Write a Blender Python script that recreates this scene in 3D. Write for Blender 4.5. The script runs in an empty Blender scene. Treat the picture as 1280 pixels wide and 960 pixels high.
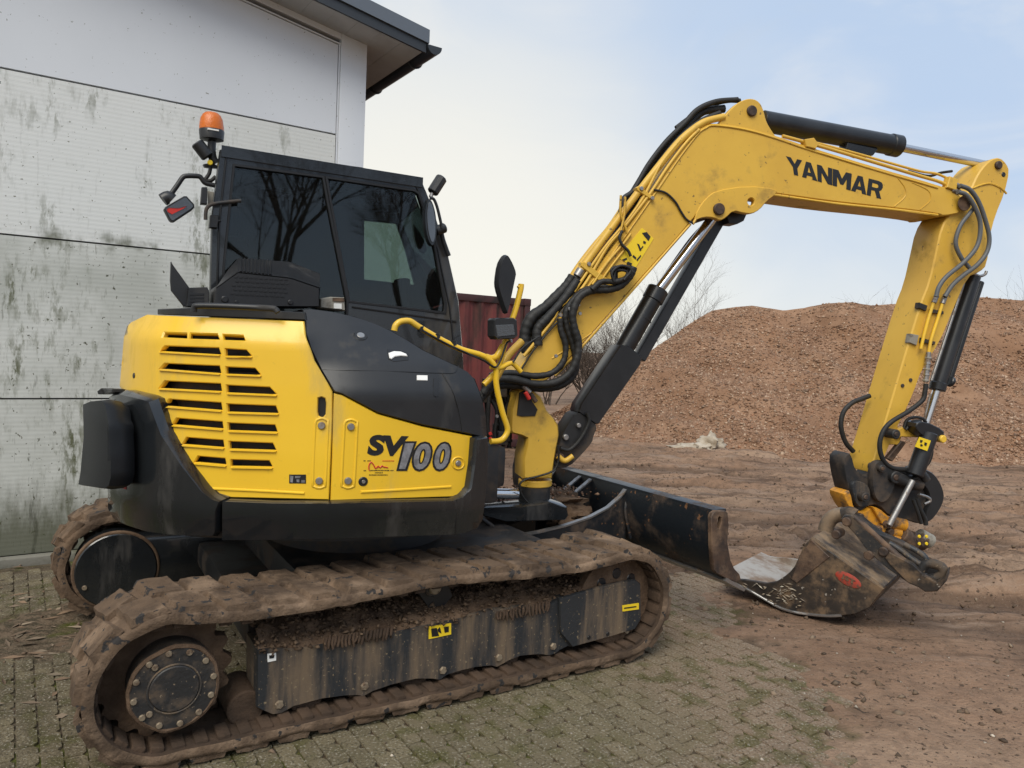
import bpy, bmesh, math, random
import numpy as np
from mathutils import Vector, Matrix, noise
from mathutils.geometry import delaunay_2d_cdt
random.seed(7); rng = np.random.default_rng(7)
SC = bpy.context.scene
COL = SC.collection
R = math.radians

# ------------------------------------------------------------------ camera
F, PITCH, ROLL, H = 941.0, R(-2.69), R(2.39), 1.72
FWD = Vector((0, math.cos(PITCH), math.sin(PITCH)))
_up = Vector((0, -math.sin(PITCH), math.cos(PITCH)))
_rt = Vector((1, 0, 0))
RT = _rt*math.cos(ROLL) + _up*math.sin(ROLL)
UP = -_rt*math.sin(ROLL) + _up*math.cos(ROLL)
CAM = Vector((0, 0, H))
cd = bpy.data.cameras.new('camera'); cam = bpy.data.objects.new('camera', cd); COL.objects.link(cam)
m = Matrix((RT, UP, -FWD)).transposed().to_4x4(); m.translation = CAM
cam.matrix_world = m
cd.sensor_width = 36; cd.lens = F/1280*36; cd.clip_start = .05; cd.clip_end = 3000
SC.camera = cam
SC.render.resolution_x, SC.render.resolution_y = 1024, 768

# ------------------------------------------------------------------ light
SUN_DIR = Vector((-.22, -.75, .95)).normalized()
w = bpy.data.worlds.new('World'); SC.world = w; w.use_nodes = True
nt = w.node_tree; nt.nodes.clear()
def N(tree, t, **k):
    n = tree.nodes.new(t)
    for a, b in k.items(): setattr(n, a, b)
    return n
def LK(tree, a, b): tree.links.new(a, b)
def mathn(tree, op, a, b=None, clamp=False):
    n = N(tree, 'ShaderNodeMath', operation=op, use_clamp=clamp)
    for i, v in enumerate((a, b)):
        if v is None: continue
        if isinstance(v, (int, float)): n.inputs[i].default_value = v
        else: LK(tree, v, n.inputs[i])
    return n.outputs[0]
def mixc(tree, f, a, b, mode='MIX'):
    n = N(tree, 'ShaderNodeMix', data_type='RGBA', blend_type=mode)
    for i, v in ((0, f), (6, a), (7, b)):
        if isinstance(v, (int, float)): n.inputs[i].default_value = v
        elif isinstance(v, tuple): n.inputs[i].default_value = (*v[:3], 1)
        else: LK(tree, v, n.inputs[i])
    return n.outputs[2]
def ramp(tree, v, lo, hi, a=0., b=1.):
    n = N(tree, 'ShaderNodeMapRange', interpolation_type='SMOOTHSTEP')
    LK(tree, v, n.inputs[0])
    for i, x in ((1, lo), (2, hi), (3, a), (4, b)): n.inputs[i].default_value = x
    return n.outputs[0]
sky = N(nt, 'ShaderNodeTexSky', sky_type='NISHITA', sun_disc=False)
sky.sun_elevation = math.asin(SUN_DIR.z); sky.sun_rotation = math.atan2(SUN_DIR.x, SUN_DIR.y)
tc = N(nt, 'ShaderNodeTexCoord'); sx = N(nt, 'ShaderNodeSeparateXYZ'); LK(nt, tc.outputs['Generated'], sx.inputs[0])
mp = N(nt, 'ShaderNodeMapping'); mp.inputs['Scale'].default_value = (1, 1, 2.2); LK(nt, tc.outputs['Generated'], mp.inputs[0])
cl = N(nt, 'ShaderNodeTexNoise'); cl.inputs['Scale'].default_value = 1.7; cl.inputs['Detail'].default_value = 4; cl.inputs['Roughness'].default_value = .48
LK(nt, mp.outputs[0], cl.inputs[0])
t_ = mathn(nt, 'ADD', mathn(nt, 'MULTIPLY', sx.outputs[2], 1.0), mathn(nt, 'MULTIPLY', sx.outputs[0], .42))
t_ = mathn(nt, 'ADD', t_, mathn(nt, 'MULTIPLY', mathn(nt, 'SUBTRACT', cl.outputs[0], .5), .80))
cloud = mixc(nt, ramp(nt, t_, .16, .60), (.76, .79, .80), (.52, .645, .835))
c2 = N(nt, 'ShaderNodeTexNoise'); c2.inputs['Scale'].default_value = 3.4; c2.inputs['Detail'].default_value = 6; c2.inputs['Roughness'].default_value = .55; c2.inputs['Distortion'].default_value = .6
LK(nt, mp.outputs[0], c2.inputs[0])
cloud = mixc(nt, mathn(nt, 'MULTIPLY', ramp(nt, c2.outputs[0], .46, .70), .55), cloud, (.80, .82, .84))
cloud = mixc(nt, mathn(nt, 'MULTIPLY', ramp(nt, c2.outputs[0], .44, .28), .45), cloud, (.58, .645, .73))
dt = N(nt, 'ShaderNodeVectorMath', operation='DOT_PRODUCT'); LK(nt, tc.outputs['Generated'], dt.inputs[0])
dt.inputs[1].default_value = Vector((-.16, 1, .03)).normalized()
cloud = mixc(nt, ramp(nt, dt.outputs['Value'], .87, 1.0, 0, .92), cloud, (.96, .925, .82))
skb = N(nt, 'ShaderNodeBackground'); LK(nt, sky.outputs[0], skb.inputs[0]); skb.inputs[1].default_value = .10
clb = N(nt, 'ShaderNodeBackground'); LK(nt, cloud, clb.inputs[0]); clb.inputs[1].default_value = .80
mx = N(nt, 'ShaderNodeMixShader'); mx.inputs[0].default_value = .92
LK(nt, skb.outputs[0], mx.inputs[1]); LK(nt, clb.outputs[0], mx.inputs[2])
wo = N(nt, 'ShaderNodeOutputWorld'); LK(nt, mx.outputs[0], wo.inputs[0])
sl = bpy.data.lights.new('sun', 'SUN'); sl.energy = 2.3; sl.angle = R(40); sl.color = (1, .94, .82)
so = bpy.data.objects.new('sun', sl); COL.objects.link(so)
so.rotation_euler = (-SUN_DIR).to_track_quat('-Z', 'Y').to_euler()
SC.view_settings.view_transform = 'Standard'; SC.view_settings.look = 'None'
SC.view_settings.exposure = 0.38; SC.view_settings.gamma = 1.0

# ------------------------------------------------------------------ materials
def mat(name, col, rough=.55, metal=0., var=None, vscale=2., dirt=None, damt=.5, dscale=1.5, dstretch=(1, 1, 1),
        speck=None, samt=.3, sscale=40., bump=0., bscale=60., spec=.5, rnd=0., coat=0., rnd_cols=None, extra=None, bdist=.01):
    mt = bpy.data.materials.new(name); mt.use_nodes = True
    t = mt.node_tree; bs = t.nodes['Principled BSDF']
    tc = N(t, 'ShaderNodeNewGeometry'); co = tc.outputs['Position']
    def nz(scale, detail=5, rough_=.6, stretch=(1, 1, 1)):
        v = co
        if stretch != (1, 1, 1):
            mpn = N(t, 'ShaderNodeMapping'); mpn.inputs['Scale'].default_value = stretch; LK(t, co, mpn.inputs[0]); v = mpn.outputs[0]
        n = N(t, 'ShaderNodeTexNoise'); n.inputs['Scale'].default_value = scale; n.inputs['Detail'].default_value = detail
        n.inputs['Roughness'].default_value = rough_; LK(t, v, n.inputs[0]); return n.outputs[0]
    c = None
    base = (*col, 1)
    rgb = N(t, 'ShaderNodeRGB'); rgb.outputs[0].default_value = base; c = rgb.outputs[0]
    if rnd_cols:
        g = N(t, 'ShaderNodeNewGeometry'); cr = N(t, 'ShaderNodeValToRGB'); LK(t, g.outputs['Random Per Island'], cr.inputs[0])
        el = cr.color_ramp.elements
        for i, cc in enumerate(rnd_cols):
            p = i/(len(rnd_cols)-1)
            e = el[i] if i < 2 else el.new(p)
            e.position = p; e.color = (*cc, 1)
        c = cr.outputs[0]
    if var: c = mixc(t, ramp(t, nz(vscale), .35, .68), c, var)
    if rnd:
        oi = N(t, 'ShaderNodeObjectInfo'); g = N(t, 'ShaderNodeNewGeometry')
        s = mathn(t, 'FRACT', mathn(t, 'ADD', oi.outputs['Random'], g.outputs['Random Per Island']))
        c = mixc(t, 1., c, mixc(t, s, (1-rnd,)*3, (1+rnd,)*3), 'MULTIPLY')
    rg = rough
    if dirt:
        d = ramp(t, nz(dscale, 7, .65, dstretch), .62-damt*.45, .80-damt*.35)
        c = mixc(t, d, c, dirt)
        rg = mathn(t, 'ADD', mathn(t, 'MULTIPLY', d, .92-rough), rough)
    if speck:
        s = ramp(t, nz(sscale, 3, .6), .70-samt*.3, .74-samt*.3)
        c = mixc(t, s, c, speck)
    if extra: c = extra(t, c, co, nz)
    LK(t, c, bs.inputs['Base Color'])
    if isinstance(rg, float): bs.inputs['Roughness'].default_value = rg
    else: LK(t, rg, bs.inputs['Roughness'])
    bs.inputs['Metallic'].default_value = metal; bs.inputs['Specular IOR Level'].default_value = spec
    bs.inputs['Coat Weight'].default_value = coat
    if bump:
        b = N(t, 'ShaderNodeBump'); b.inputs['Strength'].default_value = min(1, bump); b.inputs['Distance'].default_value = bdist
        LK(t, nz(bscale, 6, .65), b.inputs['Height']); LK(t, b.outputs[0], bs.inputs['Normal'])
    return mt
MUD = (.135, .088, .058)
DRY = (.24, .165, .11)
def yellow_extra(zl):
    def f(t, c, co, nz):
        d = ramp(t, nz(26, 4, .6), .655, .70); return mixc(t, mathn(t, 'MULTIPLY', d, zl), c, (.10, .065, .03))
    return f
M_YEL = mat('yellow_paint', (.83, .51, .026), .34, var=(.79, .475, .025), vscale=1.3, dirt=(.60, .40, .075), damt=.24, dscale=4, dstretch=(1, 1, .35), bump=.03, bscale=90, coat=.15, extra=yellow_extra(.10))
M_YELB = mat('weathered_yellow_paint', (.68, .415, .052), .45, var=(.61, .36, .045), vscale=2.2, dirt=(.36, .22, .05), damt=.14, dscale=4, bump=.06, bscale=40, extra=yellow_extra(.8))
M_ORG = mat('orange_yellow_paint', (.62, .27, .015), .5, dirt=MUD, damt=.45, dscale=9)
M_BLK = mat('black_plastic', (.0125, .013, .0145), .40, var=(.019, .019, .02), vscale=3, bump=.06, bscale=220, dirt=(.04, .037, .034), damt=.22, dscale=5, dstretch=(1, 1, .3))
M_GRY = mat('charcoal_paint', (.010, .0115, .0135), .20, var=(.014, .016, .018), vscale=2, dirt=(.05, .045, .04), damt=.18, dscale=3.5, dstretch=(1, 1, .25), bump=.03, bscale=30, coat=.5)
M_CVR = mat('rear_cover_plastic', (.0075, .0085, .010), .42, var=(.012, .013, .015), vscale=3, bump=.03, bscale=40, spec=.3)
M_DRK = mat('dark_metal', (.016, .016, .017), .55, dirt=(.07, .05, .036), damt=.4, dscale=6, bump=.1, bscale=30)
M_CYL = mat('cylinder_paint', (.010, .011, .013), .32, var=(.02, .021, .024), vscale=5, bump=.03, bscale=80)
M_CHR = mat('chrome', (.62, .62, .63), .16, 1.0)
M_STL = mat('worn_steel', (.36, .35, .34), .42, .9, dirt=DRY, damt=.3, dscale=9)
M_RUB = mat('hose_rubber', (.009, .009, .009), .6, var=(.017, .016, .015), vscale=9, bump=.25, bscale=130)
M_GHO = mat('grey_hose', (.10, .105, .11), .5, bump=.1, bscale=150)
M_TRK = mat('muddy_rubber', (.155, .103, .067), .93, var=(.072, .049, .034), vscale=3.6, dirt=(.25, .172, .115), damt=.36, dscale=4, speck=(.042, .038, .036), samt=.34, sscale=19, bump=1., bscale=55, spec=.2)
M_TRI = mat('muddy_rubber_inside', (.085, .055, .037), .9, var=(.05, .034, .024), vscale=7, bump=.7, bscale=50, spec=.2)
M_FRM = mat('muddy_frame_paint', (.022, .024, .027), .5, dirt=(.15, .105, .066), damt=.42, dscale=6.5, dstretch=(1, 1, .13), speck=(.2, .15, .09), samt=.22, sscale=60, bump=.25, bscale=50)
M_HUB = mat('muddy_hub_paint', (.022, .021, .021), .5, dirt=(.085, .06, .04), damt=.42, dscale=9, speck=(.2, .15, .1), samt=.16, sscale=60, bump=.3, bscale=50)
M_MUD = mat('caked_mud', (.10, .064, .042), .95, var=(.165, .108, .07), vscale=9, bump=1., bscale=38, spec=.15)
M_BLD = mat('blade_paint', (.012, .015, .019), .34, dirt=(.075, .05, .034), damt=.26, dscale=4, speck=(.16, .08, .04), samt=.18, sscale=22, bump=.08, bscale=40)
M_RST = mat('rusty_steel', (.085, .05, .033), .6, .3, var=(.035, .028, .025), vscale=8, dirt=(.19, .12, .075), damt=.4, dscale=6, bump=.3, bscale=40)
M_BKT = mat('bucket_steel', (.045, .035, .028), .48, .3, var=(.022, .02, .019), vscale=5, dirt=(.20, .13, .075), damt=.42, dscale=5.5, speck=(.32, .29, .25), samt=.16, sscale=24, bump=.2, bscale=40)
M_BKI = mat('bucket_worn_inside', (.36, .335, .305), .5, .1, dirt=(.20, .14, .10), damt=.45, dscale=4, bump=.15, bscale=20)
M_BKT2 = mat('bucket_scraped_top', (.27, .20, .135), .5, .3, var=(.055, .055, .06), vscale=9, dirt=(.28, .20, .13), damt=.45, dscale=6, bump=.3, bscale=40)
M_DCL = mat('decal_black', (.012, .012, .013), .4)
M_SIL = mat('decal_silver', (.30, .30, .32), .35, .3, var=(.16, .16, .17), vscale=25)
M_RED = mat('decal_red', (.55, .03, .02), .4)
M_OVL = mat('faded_red_decal', (.36, .045, .025), .5, dirt=(.09, .06, .04), damt=.45, dscale=22)
M_WHT = mat('white_paint', (.78, .77, .74), .5)
M_STY = mat('sticker_yellow', (.82, .58, .02), .45)
M_TAN = mat('grimy_plastic', (.26, .24, .20), .6, dirt=(.12, .1, .08), damt=.3, dscale=20)
M_LGT = mat('lamp_lens', (.12, .125, .13), .18, .5, bump=.4, bscale=160)
M_SEAT = mat('seat_fabric', (.02, .02, .022), .8)
M_INT = mat('cab_interior', (.035, .036, .038), .6)
def emat(name, col, rough, trans, tint):
    mt = bpy.data.materials.new(name); mt.use_nodes = True; t = mt.node_tree; t.nodes.clear()
    tr = N(t, 'ShaderNodeBsdfTransparent'); tr.inputs[0].default_value = (*tint, 1)
    gl = N(t, 'ShaderNodeBsdfGlossy'); gl.inputs['Roughness'].default_value = rough; gl.inputs[0].default_value = (*col, 1)
    fr = N(t, 'ShaderNodeFresnel'); fr.inputs[0].default_value = 1.5
    df = N(t, 'ShaderNodeBsdfDiffuse'); df.inputs[0].default_value = (.05, .045, .04, 1)
    a = N(t, 'ShaderNodeMixShader'); a.inputs[0].default_value = trans; LK(t, tr.outputs[0], a.inputs[1]); LK(t, df.outputs[0], a.inputs[2])
    b = N(t, 'ShaderNodeMixShader'); LK(t, fr.outputs[0], b.inputs[0]); LK(t, a.outputs[0], b.inputs[1]); LK(t, gl.outputs[0], b.inputs[2])
    o = N(t, 'ShaderNodeOutputMaterial'); LK(t, b.outputs[0], o.inputs[0]); return mt
M_GLS = emat('tinted_glass', (.85, .88, .9), .02, .06, (.55, .62, .60))
M_MIR = mat('mirror_glass', (.16, .165, .17), .12, .8)
amb = mat('amber_lens', (.85, .20, .01), .15, bump=.3, bscale=120)
amb.node_tree.nodes['Principled BSDF'].inputs['Transmission Weight'].default_value = .35

# ------------------------------------------------------------------ scene graph helpers
I4 = Matrix.Identity(4)
def empty(name, loc, label=None, cat=None, group=None):
    o = bpy.data.objects.new(name, None); o.location = loc; COL.objects.link(o); o.empty_display_size = .3
    if label: o['label'] = label
    if cat: o['category'] = cat
    if group: o['group'] = group
    return o
def link(o, parent=None):
    COL.objects.link(o)
    if parent:
        o.parent = parent
        o.matrix_parent_inverse = Matrix.Translation(-parent.location) if parent.type == 'EMPTY' else I4
    return o
def mesh(name, V, Fc, mt, smooth=32):
    me = bpy.data.meshes.new(name); me.from_pydata([tuple(v) for v in V], [], Fc); me.validate()
    bm = bmesh.new(); bm.from_mesh(me); bmesh.ops.remove_doubles(bm, verts=bm.verts, dist=1e-6)
    bmesh.ops.recalc_face_normals(bm, faces=bm.faces); bm.to_mesh(me); bm.free()
    if isinstance(mt, (list, tuple)):
        for x in mt: me.materials.append(x)
    elif mt: me.materials.append(mt)
    if smooth:
        me.polygons.foreach_set('use_smooth', [True]*len(me.polygons)); me.set_sharp_from_angle(angle=R(smooth))
    return me
def obj(name, V, Fc, mt, parent=None, smooth=32, kind=None, label=None, cat=None, group=None, origin=None):
    if origin is not None: V = [Vector(v)-Vector(origin) for v in V]
    o = bpy.data.objects.new(name, mesh(name, V, Fc, mt, smooth))
    link(o, parent)
    if origin is not None: o.location = origin
    if kind: o['kind'] = kind
    if label: o['label'] = label
    if cat: o['category'] = cat
    if group: o['group'] = group
    return o
class G:
    """collects shapes into one mesh"""
    def __init__(s): s.V = []; s.F = []
    def add(s, V, Fc):
        k = len(s.V); s.V += [Vector(v) for v in V]; s.F += [[i+k for i in f] for f in Fc]; return s
    def out(s, name, mt, parent=None, **k): return obj(name, s.V, s.F, mt, parent, **k)
def smooth_path(P, n=6):
    P = [Vector(p) for p in P]
    if len(P) < 3: return P
    Q = [P[0]*2-P[1]]+P+[P[-1]*2-P[-2]]; o = []
    for i in range(1, len(Q)-2):
        a, b, c, d = Q[i-1:i+3]
        for k in range(n):
            t = k/n
            o.append(.5*((2*b)+(c-a)*t+(2*a-5*b+4*c-d)*t*t+(3*b-a-3*c+d)*t**3))
    return o+[P[-1]]
def tube(P, r, n=10, sm=6, cap=True):
    P = smooth_path(P, sm) if sm else [Vector(p) for p in P]
    V = []; Fc = []; T0 = None; nn = None
    for i, p in enumerate(P):
        t = (P[min(i+1, len(P)-1)]-P[max(i-1, 0)]).normalized()
        if nn is None:
            nn = t.orthogonal().normalized()
        else:
            nn = (nn-t*nn.dot(t)).normalized()
        b = t.cross(nn)
        rr = r(i/(len(P)-1)) if callable(r) else r
        for k in range(n):
            a = 2*math.pi*k/n; V.append(p+(nn*math.cos(a)+b*math.sin(a))*rr)
        if i:
            for k in range(n):
                Fc.append([(i-1)*n+k, (i-1)*n+(k+1) % n, i*n+(k+1) % n, i*n+k])
    if cap: Fc += [list(range(n))[::-1], [(len(P)-1)*n+k for k in range(n)]]
    return V, Fc
def cyl(a, b, prof, n=24):
    """prof: list of (t along in 0..1, radius) or float radius (bevelled)"""
    a, b = Vector(a), Vector(b); L = (b-a).length; t = (b-a)/L
    if isinstance(prof, (int, float)):
        e = min(.006, prof*.25, L*.3)/L
        prof = [(0, prof-e*L), (e, prof), (1-e, prof), (1, prof-e*L)]
    x = t.orthogonal().normalized(); y = t.cross(x); V = []; Fc = []
    for (s, r) in prof:
        for k in range(n):
            q = 2*math.pi*k/n; V.append(a+t*(s*L)+(x*math.cos(q)+y*math.sin(q))*r)
    for i in range(len(prof)-1):
        for k in range(n): Fc.append([i*n+k, i*n+(k+1) % n, (i+1)*n+(k+1) % n, (i+1)*n+k])
    Fc += [list(range(n))[::-1], [(len(prof)-1)*n+k for k in range(n)]]
    return V, Fc
def boxv(o, ax, ay, az, x0, x1, y0, y1, z0, z1, bev=.008):
    """bevelled box in frame o + ax,ay,az"""
    bm = bmesh.new()
    vs = [bm.verts.new(Vector(o)+ax*x+ay*y+az*z) for x in (x0, x1) for y in (y0, y1) for z in (z0, z1)]
    for f in ((0, 1, 3, 2), (4, 6, 7, 5), (0, 4, 5, 1), (2, 3, 7, 6), (0, 2, 6, 4), (1, 5, 7, 3)): bm.faces.new([vs[i] for i in f])
    if bev: bmesh.ops.bevel(bm, geom=bm.edges[:], offset=bev, segments=2, affect='EDGES', profile=.6)
    bm.verts.index_update(); V = [v.co.copy() for v in bm.verts]; Fc = [[v.index for v in f.verts] for f in bm.faces]; bm.free()
    return V, Fc
# ------------------------------------------------------------------ places: reading a bearing in the photograph onto a real plane
def ray(px, py): return FWD + RT*((px-640)/F) + UP*((480-py)/F)
def ground(px, py, z=0.):
    d = ray(px, py); return CAM + d*((z-H)/d.z)
def at_depth(px, py, y):
    d = ray(px, py); return CAM + d*(y/d.y)
def project(p):
    v = Vector(p)-CAM; k = v.dot(FWD); return 640+F*v.dot(RT)/k, 480-F*v.dot(UP)/k
class Frame:
    def __init__(s, o, deg):
        s.o = Vector(o); s.u = Vector((math.cos(R(deg)), math.sin(R(deg)), 0)); s.n = Vector((-s.u.y, s.u.x, 0)); s.z = Vector((0, 0, 1))
    def p(s, a, b, z): return s.o + s.u*a + s.n*b + s.z*z
    def loc(s, P): d = Vector(P)-s.o; return d.dot(s.u), d.dot(s.n), d.z
    def hit(s, px, py, b):
        d = ray(px, py); return CAM + d*((s.o + s.n*b - CAM).dot(s.n)/d.dot(s.n))
    def on(s, b):
        """mapper for the plane at lateral b; outward normal faces the camera side"""
        def f(px, py): return s.hit(px, py, b), -s.n
        return f
    def az(s, px, py, b): a, _, z = s.loc(s.hit(px, py, b)); return a, z
def pip(x, y, poly):
    c = False; n = len(poly); j = n-1
    for i in range(n):
        xi, yi = poly[i]; xj, yj = poly[j]
        if (yi > y) != (yj > y) and x < (xj-xi)*(y-yi)/(yj-yi)+xi: c = not c
        j = i
    return c
def resample(poly, step):
    o = []
    for i, a in enumerate(poly):
        b = poly[(i+1) % len(poly)]; L = math.dist(a, b); k = max(1, int(math.ceil(L/step)))
        for q in range(k): o.append((a[0]+(b[0]-a[0])*q/k, a[1]+(b[1]-a[1])*q/k))
    return o
def inset(poly, d):
    n = len(poly); ar = sum(poly[i][0]*poly[(i+1) % n][1]-poly[(i+1) % n][0]*poly[i][1] for i in range(n))
    s = 1 if ar > 0 else -1; o = []
    for i in range(n):
        a, b, c = poly[i-1], poly[i], poly[(i+1) % n]
        e1 = Vector((b[0]-a[0], b[1]-a[1])); e2 = Vector((c[0]-b[0], c[1]-b[1]))
        if e1.length < 1e-9 or e2.length < 1e-9: o.append(b); continue
        e1.normalize(); e2.normalize()
        n1 = Vector((-e1.y, e1.x))*s; n2 = Vector((-e2.y, e2.x))*s
        mm = n1+n2; k = mm.dot(n1)
        if k < .35: mm = n1; k = 1
        o.append((b[0]+mm.x*d/k, b[1]+mm.y*d/k))
    return o
def chaikin(P, it=2, closed=False):
    for _ in range(it):
        o = [] if closed else [P[0]]
        n = len(P)
        for i in range(n if closed else n-1):
            a, b = P[i], P[(i+1) % n]
            o += [tuple(a[k]*.75+b[k]*.25 for k in range(len(a))), tuple(a[k]*.25+b[k]*.75 for k in range(len(a)))]
        if not closed: o.append(P[-1])
        P = o
    return P
def panel_geo(poly, mp, holes=(), depth=.03, bev=1.0, bevh=.005, step=400., grid=False, back=True, lip=0., lipw=0.):
    """plate whose outline is poly: rounded rim, real thickness along the surface normal; holes go through"""
    poly = resample(poly, step); r1 = inset(poly, bev) if bev else poly
    hs = [resample(h, step) for h in holes]; h1 = [inset(h, -(bev or 0)) for h in hs]
    pts = list(r1); loops = [list(range(len(r1)))]
    for h in h1:
        k = len(pts); pts += h; loops.append(list(range(k, k+len(h))))
    edges = [(l[i], l[(i+1) % len(l)]) for l in loops for i in range(len(l))]
    if grid:
        xs = [p[0] for p in r1]; ys = [p[1] for p in r1]
        x = min(xs)+step*.5
        while x < max(xs):
            y = min(ys)+step*.5
            while y < max(ys):
                if pip(x, y, r1) and not any(pip(x, y, h) for h in h1):
                    if min(min((x-p[0])**2+(y-p[1])**2 for p in l) for l in ([r1]+h1)) > (step*.35)**2: pts.append((x, y))
                y += step
            x += step
    vs, es, fs, *_ = delaunay_2d_cdt([Vector(p) for p in pts], edges, [], 0, 1e-5)
    P2 = [(v.x, v.y) for v in vs]
    tris = []
    for f in fs:
        cx = sum(P2[i][0] for i in f)/len(f); cy = sum(P2[i][1] for i in f)/len(f)
        if pip(cx, cy, r1) and not any(pip(cx, cy, h) for h in h1): tris.append(list(f))
    V = []; nrm = []
    for p in P2:
        q, n = mp(*p); V.append(q); nrm.append(n)
    Fc = [f[:] for f in tris]
    nv = len(V)
    if back:
        V += [V[i]-nrm[i]*depth for i in range(nv)]; Fc += [[i+nv for i in f][::-1] for f in tris]
    # rims
    for li, (l, raw) in enumerate(zip(loops, [poly]+hs)):
        k0 = len(V); n = len(raw); idx = []
        for j, p in enumerate(raw):
            q, nn = mp(*p); V.append(q-nn*(bevh if bev else 0)); V.append(q-nn*(depth-(bevh if bev and back else 0)))
        # the cdt keeps input order for the first vertices
        for j in range(n):
            j2 = (j+1) % n
            a, b = l[j], l[j2]
            if bev:
                Fc.append([a, b, k0+2*j2, k0+2*j])
                if back: Fc.append([nv+b, nv+a, k0+2*j+1, k0+2*j2+1])
            Fc.append([k0+2*j, k0+2*j2, k0+2*j2+1, k0+2*j+1])
    return V, Fc
def panel(name, poly, mp, mt, parent=None, smooth=35, **k):
    kw = {q: k.pop(q) for q in list(k) if q in ('holes', 'depth', 'bev', 'bevh', 'step', 'grid', 'back')}
    V, Fc = panel_geo(poly, mp, **kw)
    return obj(name, V, Fc, mt, parent, smooth, **k)
def circle2(x, y, rx, ry=None, n=20, rot=0):
    ry = ry or rx; c, s = math.cos(rot), math.sin(rot)
    return [(x+rx*math.cos(2*math.pi*i/n)*c-ry*math.sin(2*math.pi*i/n)*s, y+rx*math.cos(2*math.pi*i/n)*s+ry*math.sin(2*math.pi*i/n)*c) for i in range(n)]
def quad_map(c, mp, lift=.002):
    """unit square (x right, y up) to image quad TL,TR,BR,BL to surface"""
    (x0, y0), (x1, y1), (x2, y2), (x3, y3) = c
    def f(x, y):
        px = (x0*(1-x)+x1*x)*y+(x3*(1-x)+x2*x)*(1-y); py = (y0*(1-x)+y1*x)*y+(y3*(1-x)+y2*x)*(1-y)
        q, n = mp(px, py); return q+n*lift, n
    return f
def text_geo(s, quad, mp, lift=.0015, offset=.0, shear=0., thick=.0015, space=1.):
    cu = bpy.data.curves.new('t', 'FONT'); cu.body = s; cu.offset = offset; cu.shear = shear; cu.resolution_u = 4; cu.space_character = space
    o = bpy.data.objects.new('t', cu); COL.objects.link(o); dg = bpy.context.evaluated_depsgraph_get(); dg.update()
    me = bpy.data.meshes.new_from_object(o.evaluated_get(dg)); bpy.data.objects.remove(o); bpy.data.curves.remove(cu)
    xs = [v.co.x for v in me.vertices]; ys = [v.co.y for v in me.vertices]
    V0 = [(v.co.x, v.co.y) for v in me.vertices]; Fc = [list(p.vertices) for p in me.polygons]
    bpy.data.meshes.remove(me)
    x0, x1, y0, y1 = min(xs), max(xs), min(ys), max(ys)
    f = quad_map(quad, mp, lift)
    top = []; bot = []
    for x, y in V0:
        q, n = f((x-x0)/(x1-x0), (y-y0)/(y1-y0)); top.append(q); bot.append(q-n*(lift+.001))
    k = len(top); ec = {}
    for fc in Fc:
        for i in range(len(fc)):
            a, b = fc[i], fc[(i+1) % len(fc)]; ec[(a, b)] = 1
    side = [[a, b, b+k, a+k] for (a, b) in ec if (b, a) not in ec]
    return top+bot, Fc+side

# ================================================================== THE SETTING
class VN:
    """cheap value noise for many points at once"""
    def __init__(s, seed): s.t = np.random.default_rng(seed).random((256, 256))
    def __call__(s, x, y):
        xi = np.floor(x).astype(int); yi = np.floor(y).astype(int); fx = x-xi; fy = y-yi
        fx = fx*fx*(3-2*fx); fy = fy*fy*(3-2*fy); g = lambda a, b: s.t[a % 256, b % 256]
        return (g(xi, yi)*(1-fx)+g(xi+1, yi)*fx)*(1-fy)+(g(xi, yi+1)*(1-fx)+g(xi+1, yi+1)*fx)*fy-.5
    def fbm(s, x, y, o=4):
        r = 0; a = 1
        for i in range(o): r = r+a*s(x*2**i+17*i, y*2**i+9*i); a *= .5
        return r
vn = VN(3); vn2 = VN(11)
def sstep(a, b, x): t = np.clip((x-a)/(b-a), 0, 1); return t*t*(3-2*t)
BF = Frame(ground(0, 704), 33.7)                       # the building: u along the gable wall, n away from the camera
def dirt_cover(x, y):
    """0 where the paving lies bare, 1 where dirt covers it"""
    r = sstep(-.25, .55, x-(1.22+.10*(y-2.6))+.55*vn.fbm(x*1.3, y*1.3, 3))
    du = (x-BF.o.x)*BF.u.x+(y-BF.o.y)*BF.u.y; dn = (x-BF.o.x)*BF.n.x+(y-BF.o.y)*BF.n.y
    l = np.exp(-((dn+1.55)/.55)**2)*sstep(2.4, .4, du)*1.05+.5*vn2.fbm(x*2.5, y*2.5, 3)*sstep(1.5, .5, du)
    far = sstep(5.3, 6.0, y+.35*vn.fbm(x*.9+5, y*.9, 3)-.1*x)*sstep(-.3, .3, x)
    return np.clip(np.maximum(np.maximum(r, far), sstep(.30, .66, l)), 0, 1)
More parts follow.
